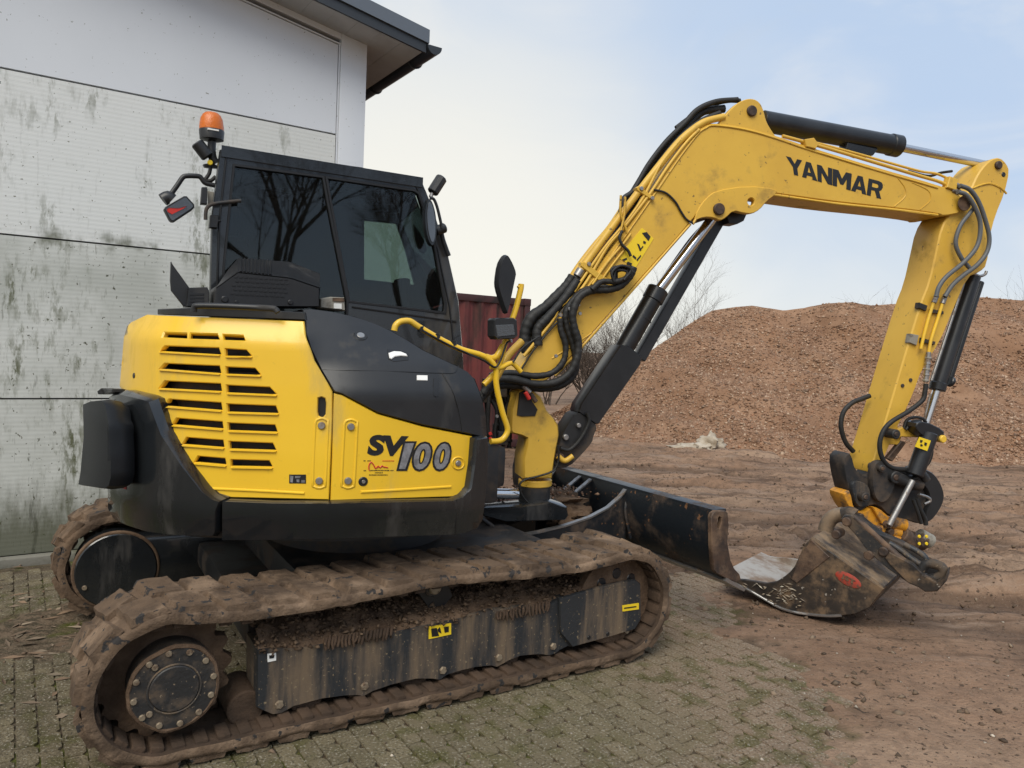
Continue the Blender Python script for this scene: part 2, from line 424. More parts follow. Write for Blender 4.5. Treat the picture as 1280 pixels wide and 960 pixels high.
def ground_z(x, y):
    c = dirt_cover(x, y)
    big = vn.fbm(x*.35, y*.35, 3)*.05*sstep(4, 9, y)
    warp = .45*vn2.fbm(x*.25, y*.25, 2)
    rut = vn.fbm(x*.55+warp*2, (y+.10*x+warp)*4.6, 4)*.19*sstep(5.2, 8.0, y+.35*x)*(.55+.9*np.clip(vn2(x*.3+4, y*.3)+.5, 0, 1))
    clod = vn2.fbm(x*6, y*6, 4)*.022+vn.fbm(x*13, y*17, 3)*.022*sstep(3.5, 6.5, y)+vn2.fbm(x*31, y*34, 2)*.006
    # lug prints: short ridges across the direction of travel
    px_ = x-(3.9+.16*(y-6))
    lug = np.sin((y+.12*x+.05*vn(x*3, y*3))*2*np.pi/.17)*.042*np.exp(-(px_/1.1)**2)*sstep(5.4, 6.2, y)
    ruts = 0
    for cc, ph in ((7.5, 0), (9.2, .4), (10.2, 1.5), (11.8, 1.9), (8.3, 3.0)):
        d = y-(cc-.20*x+.35*np.sin(x*.4+ph)+.05*vn(x*2+cc, y*2)); q = np.exp(-(d/.19)**4)
        ruts = ruts-(.062-.020*np.sin((x+.3*d)*2*np.pi/.21))*q+.034*np.exp(-((abs(d)-.29)/.10)**2)*(.6+vn2.fbm(x*4+cc, y*4, 2))
    ruts = ruts*sstep(1.0, 2.2, x)*sstep(5.6, 6.6, y)
    return -.0085+c*ruts+c*(.0115+clod+rut+big+lug)+vn.fbm(x*14, y*14, 2)*.004*(1-c)
def lin(a, b, d0, grow): 
    o = [a]; d = d0
    while o[-1] < b: o.append(o[-1]+d); d *= grow
    return o
xs = np.array(sorted(set([-v for v in lin(0, 8, .03, 1.012)][1:]+lin(0, 15, .03, 1.012)))); ys = np.array(lin(1.2, 21, .022, 1.0085))
ys[-1] = 21.
X, Y = np.meshgrid(xs, ys); Z = ground_z(X, Y)
nx, ny = len(xs), len(ys)
# stitch a wide skirt to the horizon onto the detailed sheet
edge = np.minimum(np.minimum((X-xs[0]), (xs[-1]-X)), (ys[-1]-Y)); Z = Z*sstep(0, 1.2, edge)+(1-sstep(0, 1.2, edge))*.0
V = np.stack([X, Y, Z], -1).reshape(-1, 3)
idx = np.arange(nx*ny).reshape(ny, nx)
Q = np.stack([idx[:-1, :-1], idx[:-1, 1:], idx[1:, 1:], idx[1:, :-1]], -1).reshape(-1, 4)
ext = [(-900, -900), (900, -900), (900, 1500), (-900, 1500)]
k0 = len(V); ringi = [idx[0, 0], idx[0, -1], idx[-1, -1], idx[-1, 0]]
V = np.concatenate([V, np.array([(x, y, 0.) for x, y in ext])])
def border():
    b = list(idx[0, :]); r = list(idx[:, -1]); t = list(idx[-1, ::-1]); l = list(idx[::-1, 0]); return b, r, t, l
Fc = Q.tolist()
for i, side in enumerate(border()):
    Fc.append([int(q) for q in side[::-1]]+[k0+i, k0+(i+1) % 4])
def ground_extra(t, c, co, nz):
    # damp mossy joint soil where the paving is, drier film towards the yard
    g = N(t, 'ShaderNodeNewGeometry'); s = N(t, 'ShaderNodeSeparateXYZ'); LK(t, g.outputs['Position'], s.inputs[0])
    low = mathn(t, 'MULTIPLY', ramp(t, s.outputs[2], -.007, .002, 1, 0), ramp(t, s.outputs[0], 1.3, 2.1, 1, 0)); low = mathn(t, 'MULTIPLY', low, ramp(t, s.outputs[1], 5.6, 6.6, 1, 0))
    c = mixc(t, mathn(t, 'MULTIPLY', low, .85), c, (.034, .027, .015))
    lft = ramp(t, s.outputs[0], -.7, -1.6)
    c = mixc(t, mathn(t, 'MULTIPLY', lft, .8), c, (.125, .098, .066))
    c = mixc(t, mathn(t, 'MULTIPLY', mathn(t, 'MULTIPLY', lft, ramp(t, nz(13, 6, .75), .46, .58)), .85), c, (.05, .042, .025))
    mo = mathn(t, 'MULTIPLY', ramp(t, nz(2.2, 4, .6), .48, .58), low)
    c = mixc(t, mo, c, (.075, .080, .014))
    far = ramp(t, mathn(t, 'ADD', s.outputs[1], mathn(t, 'MULTIPLY', s.outputs[0], .5)), 4.6, 6.6)
    wet = mathn(t, 'MULTIPLY', ramp(t, nz(1.3, 8, .72, (.5, 5.5, 1)), .50, .63), far)      # damp and dry bands along the wheel tracks
    c = mixc(t, mathn(t, 'MULTIPLY', wet, .88), c, (.105, .064, .042))
    gr = ramp(t, nz(11, 6, .7), .44, .62); c = mixc(t, mathn(t, 'MULTIPLY', gr, .38), c, (.115, .074, .05))
    c = mixc(t, mathn(t, 'MULTIPLY', mathn(t, 'MULTIPLY', ramp(t, s.outputs[2], .015, -.035), far), .7), c, (.098, .062, .042))   # low spots darkened: rut shade and damp put into the colour
    dry = mathn(t, 'MULTIPLY', ramp(t, nz(1.7, 6, .66, (.5, 3.6, 1)), .54, .66), far)
    c = mixc(t, mathn(t, 'MULTIPLY', dry, .6), c, (.315, .225, .165))
    return mixc(t, mathn(t, 'MULTIPLY', ramp(t, nz(70, 3, .7), .60, .68), .5), c, (.33, .27, .2))
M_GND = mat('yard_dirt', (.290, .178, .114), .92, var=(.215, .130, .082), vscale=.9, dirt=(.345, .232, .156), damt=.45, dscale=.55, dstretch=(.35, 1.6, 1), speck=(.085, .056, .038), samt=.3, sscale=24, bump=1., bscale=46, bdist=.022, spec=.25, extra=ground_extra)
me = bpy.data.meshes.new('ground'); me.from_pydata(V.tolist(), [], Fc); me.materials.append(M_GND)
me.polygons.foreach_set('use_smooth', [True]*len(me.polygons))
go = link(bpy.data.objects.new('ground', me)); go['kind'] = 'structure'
# ---- paving: interlocking concrete stones with zigzag long sides
def pav_extra(t, c, co, nz):
    g = N(t, 'ShaderNodeNewGeometry'); s = N(t, 'ShaderNodeSeparateXYZ'); LK(t, g.outputs['Position'], s.inputs[0])
    n1 = N(t, 'ShaderNodeTexNoise'); n1.inputs['Scale'].default_value = 1.1; n1.inputs['Detail'].default_value = 6; LK(t, g.outputs['Position'], n1.inputs[0])
    n2 = N(t, 'ShaderNodeTexNoise'); n2.inputs['Scale'].default_value = 8; n2.inputs['Detail'].default_value = 5; LK(t, g.outputs['Position'], n2.inputs[0])
    n3 = N(t, 'ShaderNodeTexNoise'); n3.inputs['Scale'].default_value = 85; n3.inputs['Detail'].default_value = 3; LK(t, g.outputs['Position'], n3.inputs[0])
    d = mathn(t, 'ADD', s.outputs[0], mathn(t, 'MULTIPLY', n1.outputs[0], 1.6))
    c = mixc(t, mathn(t, 'MULTIPLY', ramp(t, d, 1.0, 2.3), .9), c, (.27, .19, .13))       # mud film carried in from the yard
    lw = ramp(t, mathn(t, 'ADD', s.outputs[0], mathn(t, 'MULTIPLY', mathn(t, 'SUBTRACT', n1.outputs[0], .5), 2.4)), -.9, -2.0)
    c = mixc(t, mathn(t, 'MULTIPLY', mathn(t, 'MULTIPLY', lw, ramp(t, n2.outputs[0], .36, .56)), .8), c, (.105, .082, .055))    # leaf mould by the wall
    c = mixc(t, mathn(t, 'MULTIPLY', mathn(t, 'MULTIPLY', ramp(t, n2.outputs[0], .46, .62), ramp(t, n1.outputs[0], .36, .58)), .75), c, (.085, .082, .018))   # algae
    c = mixc(t, mathn(t, 'MULTIPLY', ramp(t, n1.outputs[0], .52, .68), .5), c, (.16, .12, .085))
    c = mixc(t, mathn(t, 'MULTIPLY', ramp(t, n3.outputs[0], .58, .66), .7), c, (.37, .34, .27))
    return mixc(t, mathn(t, 'MULTIPLY', ramp(t, n3.outputs[0], .44, .34), .75), c, (.06, .050, .034))
M_PAV = mat('concrete_paver', (.18, .148, .09), .88, rnd=.13, bump=1., bscale=75, bdist=.016, spec=.3, extra=pav_extra)
PL, PW = .165, .0825
def paver_outline(n0):
    """around the stone, local (u, n); the zigzag runs in phase with n so neighbours mesh"""
    z = lambda q: .0145*(1-4*abs(((q/PW) % 1)-.5))
    g = .0032; o = []
    ts = [0, .125, .375, .625, .875, 1]
    for tt in ts: q = n0+tt*PL; o.append((PW/2-g+z(q), min(max(tt*PL, g), PL-g)-PL/2))
    for tt in ts[::-1]: q = n0+tt*PL; o.append((-PW/2+g+z(q), min(max(tt*PL, g), PL-g)-PL/2))
    return o
def paver_geo(seed):
    r = random.Random(seed); ol = paver_outline(0)
    V = []; top = [(x*.96, y*.982) for x, y in ol]; h = [r.uniform(-.0015, .0015) for _ in range(4)]
    tl = lambda x, y: h[0]+h[1]*x/PW*2+h[2]*y/PL*2
    V += [(x, y, tl(x, y)) for x, y in top]+[(x, y, -.005+tl(x, y)) for x, y in ol]+[(x, y, -.06) for x, y in ol]; n = len(ol)
    return V, [list(range(n))]+[[i+n*k, i+n*(k+1), (i+1) % n+n*(k+1), (i+1) % n+n*k] for k in range(2) for i in range(n)]
pav_meshes = []
for i in range(6):
    V_, F_ = paver_geo(i); pav_meshes.append(mesh('paver', V_, F_, M_PAV, 30))
paved = bpy.data.objects.new('paved_yard', None); COL.objects.link(paved); paved['kind'] = 'structure'; paved.location = (0, 3, 0)
cand = []
for i in range(-42, 84):
    for j in range(-64, 6):
        u_ = (i+.5)*PW; n_ = -.16-(.5-j)*PL if False else j*PL+(PL/2 if i % 2 else 0)
        if n_ > -.25: continue
        P = BF.p(u_, n_, 0)
        if P.y < 1.6: continue
        q = project(P)
        if not (-60 < q[0] < 1340 and q[1] < 1040): continue
        if float(dirt_cover(np.array(P.x), np.array(P.y))) > .80: continue
        cand.append((P, q, i, j))
TFo = Frame(Vector((-.891, 4.466, 0)), 31.3)
def hidden_by_machine(P, q):
    a, b, _ = TFo.loc(P)
    return (abs(a) < 1.42 and -1.16 < b < 1.2) or (q[1] < 690 and q[0] > 70)
vis = [c for c in cand if not hidden_by_machine(c[0], c[1]) and -10 < c[1][0] < 1290 and c[1][1] < 972]
vis.sort(key=lambda c: (c[0]-CAM).length)
front = vis[:300]; fs_ = set((c[2], c[3]) for c in front)
rotz = math.atan2(BF.u.y, BF.u.x)
gs = G()
for (P, q, i, j) in cand:
    k = random.randrange(6); dz = random.uniform(-.0015, .0015); rz = rotz+random.uniform(-.008, .008)
    if (i, j) in fs_:
        o = bpy.data.objects.new('paver', pav_meshes[k]); link(o, paved); o.location = (P.x, P.y, dz); o.rotation_euler = (random.uniform(-.006, .006), random.uniform(-.006, .006), rz)
    else:
        m4 = Matrix.Translation((P.x, P.y, dz)) @ Matrix.Rotation(rz, 4, 'Z'); me_ = pav_meshes[k]
        gs.add([m4 @ v.co for v in me_.vertices], [list(p.vertices) for p in me_.polygons])
gs.out('paver', M_PAV, paved, kind='stuff', smooth=30)

# ---- building
def panel_extra(low):
    def f(t, c, co, nz):
        a = ramp(t, nz(1.6, 6, .7, (1.0, 1.0, .35)), .50, .66); b = ramp(t, nz(19, 5, .7, (1, 1, .3)), .46, .60)
        c = mixc(t, mathn(t, 'MULTIPLY', mathn(t, 'MULTIPLY', a, b), .95 if low else .62), c, (.092, .098, .042))
        s = ramp(t, nz(30, 4, .7, (1, 1, .16)), .60, .70)
        c = mixc(t, mathn(t, 'MULTIPLY', s, .45 if low else .15), c, (.10, .10, .07))
        sj = N(t, 'ShaderNodeSeparateXYZ'); LK(t, co, sj.inputs[0])
        zz_ = mathn(t, 'ADD', sj.outputs[2], mathn(t, 'MULTIPLY', mathn(t, 'SUBTRACT', nz(7, 5, .7, (1, 1, .2)), .5), .25))
        jn = mathn(t, 'ABSOLUTE', mathn(t, 'SUBTRACT', zz_, 2.40)); c = mixc(t, mathn(t, 'MULTIPLY', mathn(t, 'MULTIPLY', ramp(t, jn, .10, .01), ramp(t, nz(3.1, 4, .6), .44, .60)), .8), c, (.07, .075, .03))
        if low:
            sp = N(t, 'ShaderNodeSeparateXYZ'); LK(t, co, sp.inputs[0])
            hgt = mathn(t, 'ADD', sp.outputs[2], mathn(t, 'MULTIPLY', nz(6, 5, .7, (1, 1, .3)), -.9))
            c = mixc(t, mathn(t, 'MULTIPLY', ramp(t, hgt, .22, -.30), .85), c, (.06, .062, .026))
            st = ramp(t, nz(9, 6, .75, (1, 1, .12)), .56, .66); c = mixc(t, mathn(t, 'MULTIPLY', mathn(t, 'MULTIPLY', st, ramp(t, sp.outputs[2], 1.3, .5)), .7), c, (.05, .05, .03))
        return c
    return f
M_WALL = mat('white_wall_panel', (.72, .725, .70), .5, var=(.65, .655, .625), vscale=.8, speck=(.17, .17, .12), samt=.10, sscale=38, extra=panel_extra(False))
M_WALL2 = mat('algae_stained_wall_panel', (.64, .645, .61), .6, var=(.46, .47, .43), vscale=1.1, speck=(.09, .09, .06), samt=.16, sscale=30, extra=panel_extra(True))
M_WALL3 = mat('clean_wall_panel', (.70, .72, .75), .45, var=(.66, .68, .71), vscale=.6, speck=(.25, .25, .22), samt=.03, sscale=38)
M_ANT = mat('anthracite_sheet', (.030, .035, .042), .45, bump=.02, bscale=20)
M_ANTL = mat('grey_verge_sheet', (.115, .135, .165), .45)
M_SOF = mat('soffit_boards', (.46, .455, .45), .7, var=(.41, .405, .40), vscale=5, bump=.1)
M_CON = mat('kerb_concrete', (.20, .19, .16), .85, dirt=(.07, .07, .03), damt=.5, dscale=3, bump=.5, bscale=60)
bld = empty('storage_building', BF.p(2.0, 0, 0), 'white panelled building with algae stains and dark grey roof edge behind the digger', 'building')
UC = BF.az(456, 130, 0)[0]; U0 = -6.0
zs = [0.045]+[BF.az(x, y, 0)[1] for x, y in ((50, 498.4), (130, 304.9), (200, 124.3))]
ta = BF.az(430, 44.5, 0); tb = BF.az(457, 57, 0); slope = (tb[1]-ta[1])/(tb[0]-ta[0])
roofz = lambda u: tb[1]+slope*(u-tb[0])
UT = BF.az(422.5, 100, 0)[0]                           # where the panels end and the corner post begins
def wall_panel(z0, z1, mt, z0r=None, z1r=None):
    gapx = .006
    pr = [(z0+gapx), (z1-gapx)]
    n = 22; V = []; rows = []
    # micro-ribbed face: many shallow horizontal flutes, real relief
    zz = []
    hgt = z1-z0-2*gapx; cnt = int(hgt/.032)
    for k in range(cnt+1):
        z = z0+gapx+hgt*k/cnt; zz.append((z, 0.0))
        if k < cnt: zz += [(z+hgt/cnt*.42, 0.0), (z+hgt/cnt*.5, .0003), (z+hgt/cnt*.92, .0003)]
    for z, d in zz: V += [BF.p(U0, -.0+d, z), BF.p(UT-.008, -.0+d, z)]
    Fc = [[2*i, 2*i+1, 2*i+3, 2*i+2] for i in range(len(zz)-1)]
    k = len(V); V += [BF.p(U0, .08, zz[0][0]), BF.p(UT-.008, .08, zz[0][0]), BF.p(U0, .08, zz[-1][0]), BF.p(UT-.008, .08, zz[-1][0])]
    e = 2*(len(zz)-1)
    Fc += [[0, k, k+1, 1], [e, e+1, k+3, k+2], [k, k+2, k+3, k+1]]
    return obj('wall_panel', V, Fc, mt, bld, 0)
wall_panel(zs[0], zs[1], M_WALL2); wall_panel(zs[1], zs[2], M_WALL2); wall_panel(zs[2], zs[3], M_WALL)
# uppermost panel runs up under the sloping verge
ztr = BF.az(420, 54, 0)[1]-.01; ztl = ztr+slope*(U0-UT)
V = [BF.p(U0, 0, zs[3]+.008), BF.p(UT-.008, 0, zs[3]+.008), BF.p(UT-.008, 0, ztr), BF.p(U0, 0, ztl)]
V += [v+BF.n*.08 for v in V]
obj('wall_panel', V, [[0, 1, 2, 3], [7, 6, 5, 4], [0, 4, 5, 1], [1, 5, 6, 2], [2, 6, 7, 3], [3, 7, 4, 0]], M_WALL3, bld, 0)
V = [BF.p(U0, .05, -.05), BF.p(UC-.02, .05, -.05), BF.p(UC-.02, .05, roofz(UC)), BF.p(U0, .05, roofz(U0))]
V += [v+BF.n*9 for v in V]
obj('wall_core', V, [[0, 1, 2, 3], [7, 6, 5, 4], [0, 4, 5, 1], [1, 5, 6, 2], [2, 6, 7, 3], [3, 7, 4, 0]], M_DRK, bld, 0)
g = G()
g.add(*boxv(BF.o, BF.u, BF.n, Vector((0, 0, 1)), UT+.014, UC, -.018, .10, .05, roofz(UC)+.05, .006)); g.out('corner_post', M_WALL3, bld)
g = G(); g.add(*boxv(BF.o, BF.u, BF.n, Vector((0, 0, 1)), UT-.002, UT+.010, -.008, .05, .05, ztr+.02, 0)); g.out('trim_strip', M_WALL3, bld)
sv = Vector((BF.u.x, BF.u.y, slope)); 
for dz_, w_ in ((.004, .012), (.05, .10)):
    o_ = BF.p(UT, 0, ztr+dz_); nrm_ = Vector((0, 0, 1))
    V = []
    for uu in (U0-UT, .012):
        for b_ in (-.014, .05):
            for z_ in (0, w_): V.append(BF.p(UT+uu, b_, ztr+dz_+slope*uu+z_))
    obj('verge_trim', V, [[0, 1, 3, 2], [4, 6, 7, 5], [0, 4, 5, 1], [2, 3, 7, 6], [0, 2, 6, 4], [1, 5, 7, 3]], M_WALL3, bld, 0)
# roof overhang: find how far the soffit comes forward so that its corner is where it is seen
best = min((abs(BF.az(531, 66, -o)[1]-roofz(BF.az(531, 66, -o)[0])), o) for o in [i*.01 for i in range(4, 150)])
OV = best[1]; UE = BF.az(531, 66, -OV)[0]
zfe = BF.az(545, 50, -OV)[1]
def slab(name, u0, u1, b0, b1, d0, d1, mt):
    V = [BF.p(u, b, roofz(u)+d) for u in (u0, u1) for b in (b0, b1) for d in (d0, d1)]
    return obj(name, V, [[0, 1, 3, 2], [4, 6, 7, 5], [0, 4, 5, 1], [2, 3, 7, 6], [0, 2, 6, 4], [1, 5, 7, 3]], mt, bld, 0)
fh = max(.16, BF.az(545, 46, -OV-.02)[1]-roofz(BF.az(545, 46, -OV-.02)[0]))
for k in range(14):                                    # soffit boards run along the eave
    b0 = UE-.02-k*.20
    slab('soffit_board', b0-.198, b0, -OV+.02, 9.2, 0.0008*(k % 2), .02, M_SOF)
slab('soffit_board', U0-.5, UE-.02-14*.20, -OV+.02, 9.2, 0, .02, M_SOF)
slab('roof_sheet', U0-.5, UE+.02, -OV, 9.3, .03, fh, M_ANT)
slab('fascia', U0-.5, UE, -OV-.025, -OV-.002, -.01, fh*.42, M_ANT)
slab('verge_flashing', U0-.5, UE+.02, -OV-.045, -OV+.06, fh*.42+.003, fh+.02, M_ANTL)
gu = []; nn_ = 9
for k in range(nn_+1):
    a = math.pi*k/nn_; gu.append((UE+.075-.07*math.cos(a), roofz(UE)+.06-.075*math.sin(a)))
gu2 = [(UE+.075+(x-UE-.075)*.93, z if i in (0, nn_) else z+.005) for i, (x, z) in enumerate(gu)]
V = []; ring = gu+gu2[::-1]
for b in (-OV-.05, 9.2): V += [BF.p(x, b, z) for x, z in ring]
n_ = len(ring)
obj('gutter', V, [[i, (i+1) % n_, n_+(i+1) % n_, n_+i] for i in range(n_)]+[list(range(nn_+1)), [n_+k for k in range(nn_+1)]], M_ANT, bld, 40)
for b in (-OV+.35, .9, 1.9, 2.9, 3.9):
    P = [BF.p(x+(x-UE-.075)*.05, b, z-.004) for x, z in gu]; gg = G(); gg.add(*tube(P, .009, 6, 0)); gg.out('gutter_bracket', M_ANT, bld)
g = G(); g.add(*boxv(BF.o, BF.u, BF.n, Vector((0, 0, 1)), U0, UC+.1, -.13, -.03, -.04, .055, .012)); g.out('base_kerb', M_CON, bld)

# ---- red shipping container beyond the machine
d = ray(663, 374); CT = CAM+d*((2.59-H)/d.z); CF = Frame((CT.x, CT.y, 0), 36)
con = empty('shipping_container', CF.p(-3, 0, 0), 'dark red corrugated shipping container behind the digger cab', 'container')
M_CONT = mat('container_red', (.17, .032, .026), .55, var=(.13, .026, .022), vscale=1.5, dirt=(.05, .025, .02), damt=.35, dscale=3, dstretch=(1, 1, .3), bump=.05)
M_CONF = mat('container_frame', (.06, .018, .016), .55, dirt=(.03, .02, .018), damt=.4, dscale=4)
V = []; prof = []; a = -5.95
while a < -.12: prof += [(a, .04), (a+.07, .04), (a+.14, .005), (a+.21, .005)]; a += .28
prof = [p for p in prof if p[0] < -.09]
for (x, b) in prof: V += [CF.p(x, b, .15), CF.p(x, b, 2.47)]
obj('side_sheet', V, [[2*i, 2*i+1, 2*i+3, 2*i+2] for i in range(len(prof)-1)], M_CONT, con, 0)
for (x0, x1, b0, b1, z0, z1, nm) in ((-6.06, 0, -.01, .06, 2.47, 2.585, 'top_rail'), (-6.06, 0, -.01, .06, .02, .15, 'bottom_rail'), (-.12, 0, -.014, .12, .1, 2.56, 'corner_post'), (-6.06, -5.94, -.014, .12, .1, 2.56, 'corner_post'),
        (-6.0, -.02, .06, 2.42, 2.50, 2.56, 'roof_sheet'), (-.06, -.02, .12, 2.42, .1, 2.5, 'end_wall'), (-.14, .006, -.02, .16, 2.47, 2.592, 'corner_casting'), (-.14, .006, -.02, .16, 0, .12, 'corner_casting')):
    g = G(); g.add(*boxv(CF.o, CF.u, CF.n, Vector((0, 0, 1)), x0, x1, b0, b1, z0, z1, .008)); g.out(nm, M_CONF, con)

# ---- gravel heap
M_GRV = mat('gravel', (.25, .143, .086), .95, var=(.165, .092, .055), vscale=.8, dirt=(.295, .178, .112), damt=.42, dscale=1.6, speck=(.05, .03, .022), samt=.12, sscale=20, bump=1., bscale=24, spec=.2)
def gravel_heap(crest, foot, dep, x0, x1, NX, label, origin, seed):
    NR = 80; gv = []
    for x in [x0+(x1-x0)*i/(NX-1) for i in range(NX)]:
        Fp = ground(x, ip(foot, x)) if not callable(foot) else foot(x)
        Cp = at_depth(x, ip(crest, x), Fp.y+ip(dep, x))
        Bp = Vector((Cp.x*1.18, Cp.y+max(1.5, Cp.z*1.5), -.1))
        for r in range(NR):
            if r < 60:
                t = r/59.; P = Fp.lerp(Cp, t); rise = t-.10*math.sin(math.pi*t)*(1-t)
                if t > .88: rise = min(rise, .88+(t-.88)*1.0)
                P.z = Cp.z*rise-.06*(1-t)**3
            else:
                t = (r-59)/20.; P = Cp.lerp(Bp, t); P.z = Cp.z*(1-t)**1.0+Cp.z*.12*math.sin(math.pi*t)-.1*t
            gv.append(P)
    ga = np.array(gv); o_ = seed*3.7
    nz1 = vn.fbm(ga[:, 0]*.55+ga[:, 1]*.15+o_, ga[:, 1]*.5+ga[:, 2]*.5, 4); nz2 = vn2.fbm(ga[:, 0]*4+o_, ga[:, 1]*2+ga[:, 2]*4, 3)
    fold = vn2.fbm((ga[:, 0]+.45*ga[:, 1])*1.15+o_, ga[:, 2]*.35, 3)                   # tipped loads: soft ridges running down the face
    rr = np.tile(np.arange(NR), NX); fade = np.where(rr < 60, np.sin(np.pi*np.clip(rr/59., 0, 1))**.7, .8*np.clip((rr-59)/8., 0, 1))
    ga[:, 2] += (nz1*.30+fold*.30)*fade + nz2*.05*np.minimum(1, fade+.25)
    ga[:, 1] -= (nz1*.35+fold*.45)*fade
    gi = np.arange(NX*NR).reshape(NX, NR)
    gq = np.stack([gi[:-1, :-1], gi[1:, :-1], gi[1:, 1:], gi[:-1, 1:]], -1).reshape(-1, 4).tolist()
    return ga, obj('gravel_heap', [Vector(p) for p in ga], gq, M_GRV, None, 60, label=label, cat='gravel heap', origin=origin)
ip = lambda T, x: float(np.interp(x, [p[0] for p in T], [p[1] for p in T]))
crest = [(640, 540), (690, 517), (740, 490), (790, 455), (830, 427), (865, 403), (890, 388), (915, 384), (940, 382), (960, 385), (980, 388), (1005, 385), (1035, 379), (1065, 378), (1090, 382), (1130, 379), (1180, 381), (1230, 389), (1285, 398), (1340, 406), (1420, 420), (1520, 440)]
foot = [(640, 541), (690, 543), (740, 548), (830, 559), (900, 567), (1000, 577), (1100, 583), (1190, 587), (1280, 592), (1400, 599), (1520, 606)]
dep = [(640, .4), (740, 2.2), (830, 4.2), (890, 5.2), (1000, 5.2), (1130, 5.4), (1280, 5.6), (1520, 5.6)]
NX, NR = 230, 80
HO = Vector((6, 14, 0))
ga, hp = gravel_heap(crest, foot, dep, 640, 1520, NX, 'long high heap of reddish brown gravel behind the bucket, its toe reaching the wheel tracks', HO, 0)
HO2 = Vector((17, 24, 0))
ga2, hp2 = gravel_heap([(1080, 410), (1120, 396), (1160, 381), (1190, 374), (1228, 371.5), (1285, 376), (1340, 380), (1420, 392), (1540, 410)], lambda x: at_depth(x, 470, 21.)*Vector((1, 1, 0)) if False else Vector((at_depth(x, 470, 21.).x, 21., 0)), [(1080, 5), (1540, 5)], 1080, 1540, 110, 'farther gravel heap whose crest shows right of the dipper arm behind the long heap', HO2, 2)
# loose stones over its face
NS = 92000
ci = rng.random(NS)**.9*(NX-1.01); ri = rng.random(NS)*58.9
c0 = ci.astype(int); r0 = ri.astype(int); fu = (ci-c0)[:, None]; fv = (ri-r0)[:, None]
gg_ = ga.reshape(NX, NR, 3)
_pos = None
pos = (gg_[c0, r0]*(1-fu)+gg_[c0+1, r0]*fu)*(1-fv)+(gg_[c0, r0+1]*(1-fu)+gg_[c0+1, r0+1]*fu)*fv
def stones(pos, size, name, mt, parent, **k):
    n = len(pos)
    base = np.array([(1, 0, 0), (-1, 0, 0), (0, 1, 0), (0, -1, 0), (0, 0, 1), (0, 0, -1)], float)
    V = base[None]*size[:, None, None]*(rng.random((n, 6, 1))*.7+.6)*np.array([1, 1, .75])
    V += rng.normal(size=(n, 6, 3))*size[:, None, None]*.25
    a = rng.random(n)*6.28; ca, sa = np.cos(a), np.sin(a)
    V = np.stack([V[..., 0]*ca[:, None]-V[..., 1]*sa[:, None], V[..., 0]*sa[:, None]+V[..., 1]*ca[:, None], V[..., 2]], -1)+pos[:, None]
    f = np.array([(0, 2, 4), (2, 1, 4), (1, 3, 4), (3, 0, 4), (2, 0, 5), (1, 2, 5), (3, 1, 5), (0, 3, 5)])
    Fq = (f[None]+6*np.arange(n)[:, None, None]).reshape(-1, 3)
    me = bpy.data.meshes.new(name); me.vertices.add(6*n); me.vertices.foreach_set('co', V.reshape(-1)); m_ = len(Fq)
    me.loops.add(3*m_); me.loops.foreach_set('vertex_index', Fq.reshape(-1)); me.polygons.add(m_)
    me.polygons.foreach_set('loop_start', np.arange(m_)*3); me.polygons.foreach_set('loop_total', np.full(m_, 3)); me.update(); me.validate()
    me.materials.append(mt); o = link(bpy.data.objects.new(name, me), parent); o['kind'] = 'stuff'
    for q, v in k.items(): o[q] = v
    return o
M_STN = mat('gravel_stones', (.2, .12, .08), .9, rnd_cols=[(.12, .068, .042), (.255, .150, .095), (.19, .108, .067), (.33, .205, .135), (.27, .168, .11), (.47, .335, .235), (.145, .095, .068), (.34, .175, .10)], bump=.3, bscale=40, spec=.25)
kp = vn.fbm(pos[:, 0]*.9, pos[:, 1]*.7+pos[:, 2]*1.4, 3)+.30*rng.normal(size=len(pos)) > -.22; pos = pos[kp]; NS = len(pos)
so_ = stones(pos, rng.random(NS)**3*.032+.011, 'gravel_stone', M_STN, hp)
so_.matrix_parent_inverse = Matrix.Translation(-HO)
g2_ = ga2.reshape(110, NR, 3); c0 = rng.integers(0, 109, 16000); r0 = rng.integers(20, 59, 16000); fu = rng.random((16000, 1)); fv = rng.random((16000, 1))
pos2 = (g2_[c0, r0]*(1-fu)+g2_[c0+1, r0]*fu)*(1-fv)+(g2_[c0, r0+1]*(1-fu)+g2_[c0+1, r0+1]*fu)*fv
so2_ = stones(pos2, rng.random(16000)**3*.034+.014, 'gravel_stone', M_STN, hp2); so2_.matrix_parent_inverse = Matrix.Translation(-HO2)
# ---- clods and crumbs on the ground
M_CLD = mat('mud_crumbs', (.14, .095, .065), .95, rnd_cols=[(.10, .066, .045), (.17, .12, .082), (.06, .042, .03), (.25, .185, .13)], spec=.2)
n1 = 14000; xx = rng.uniform(-3.6, 9, n1*4); yy = rng.uniform(1.9, 13, n1*4)
den = dirt_cover(xx, yy)*.9+.10; kp = rng.random(n1*4) < den*np.where(yy > 7, .35, .5)
xx, yy = xx[kp], yy[kp]
stones(np.stack([xx, yy, np.maximum(ground_z(xx, yy), -.003)+.003], -1), rng.random(len(xx))**9*.024+.003, 'mud_clods', M_CLD, None)
M_LIT = mat('pale_chips', (.5, .42, .33), .8, rnd_cols=[(.55, .47, .38), (.35, .30, .24), (.22, .2, .17)])
xx = rng.uniform(-3, 3.5, 420); yy = rng.uniform(2.0, 5.5, 420)
stones(np.stack([xx, yy, np.maximum(ground_z(xx, yy), -.002)+.002], -1), rng.random(420)**3*.010+.003, 'pale_grit', M_LIT, None)
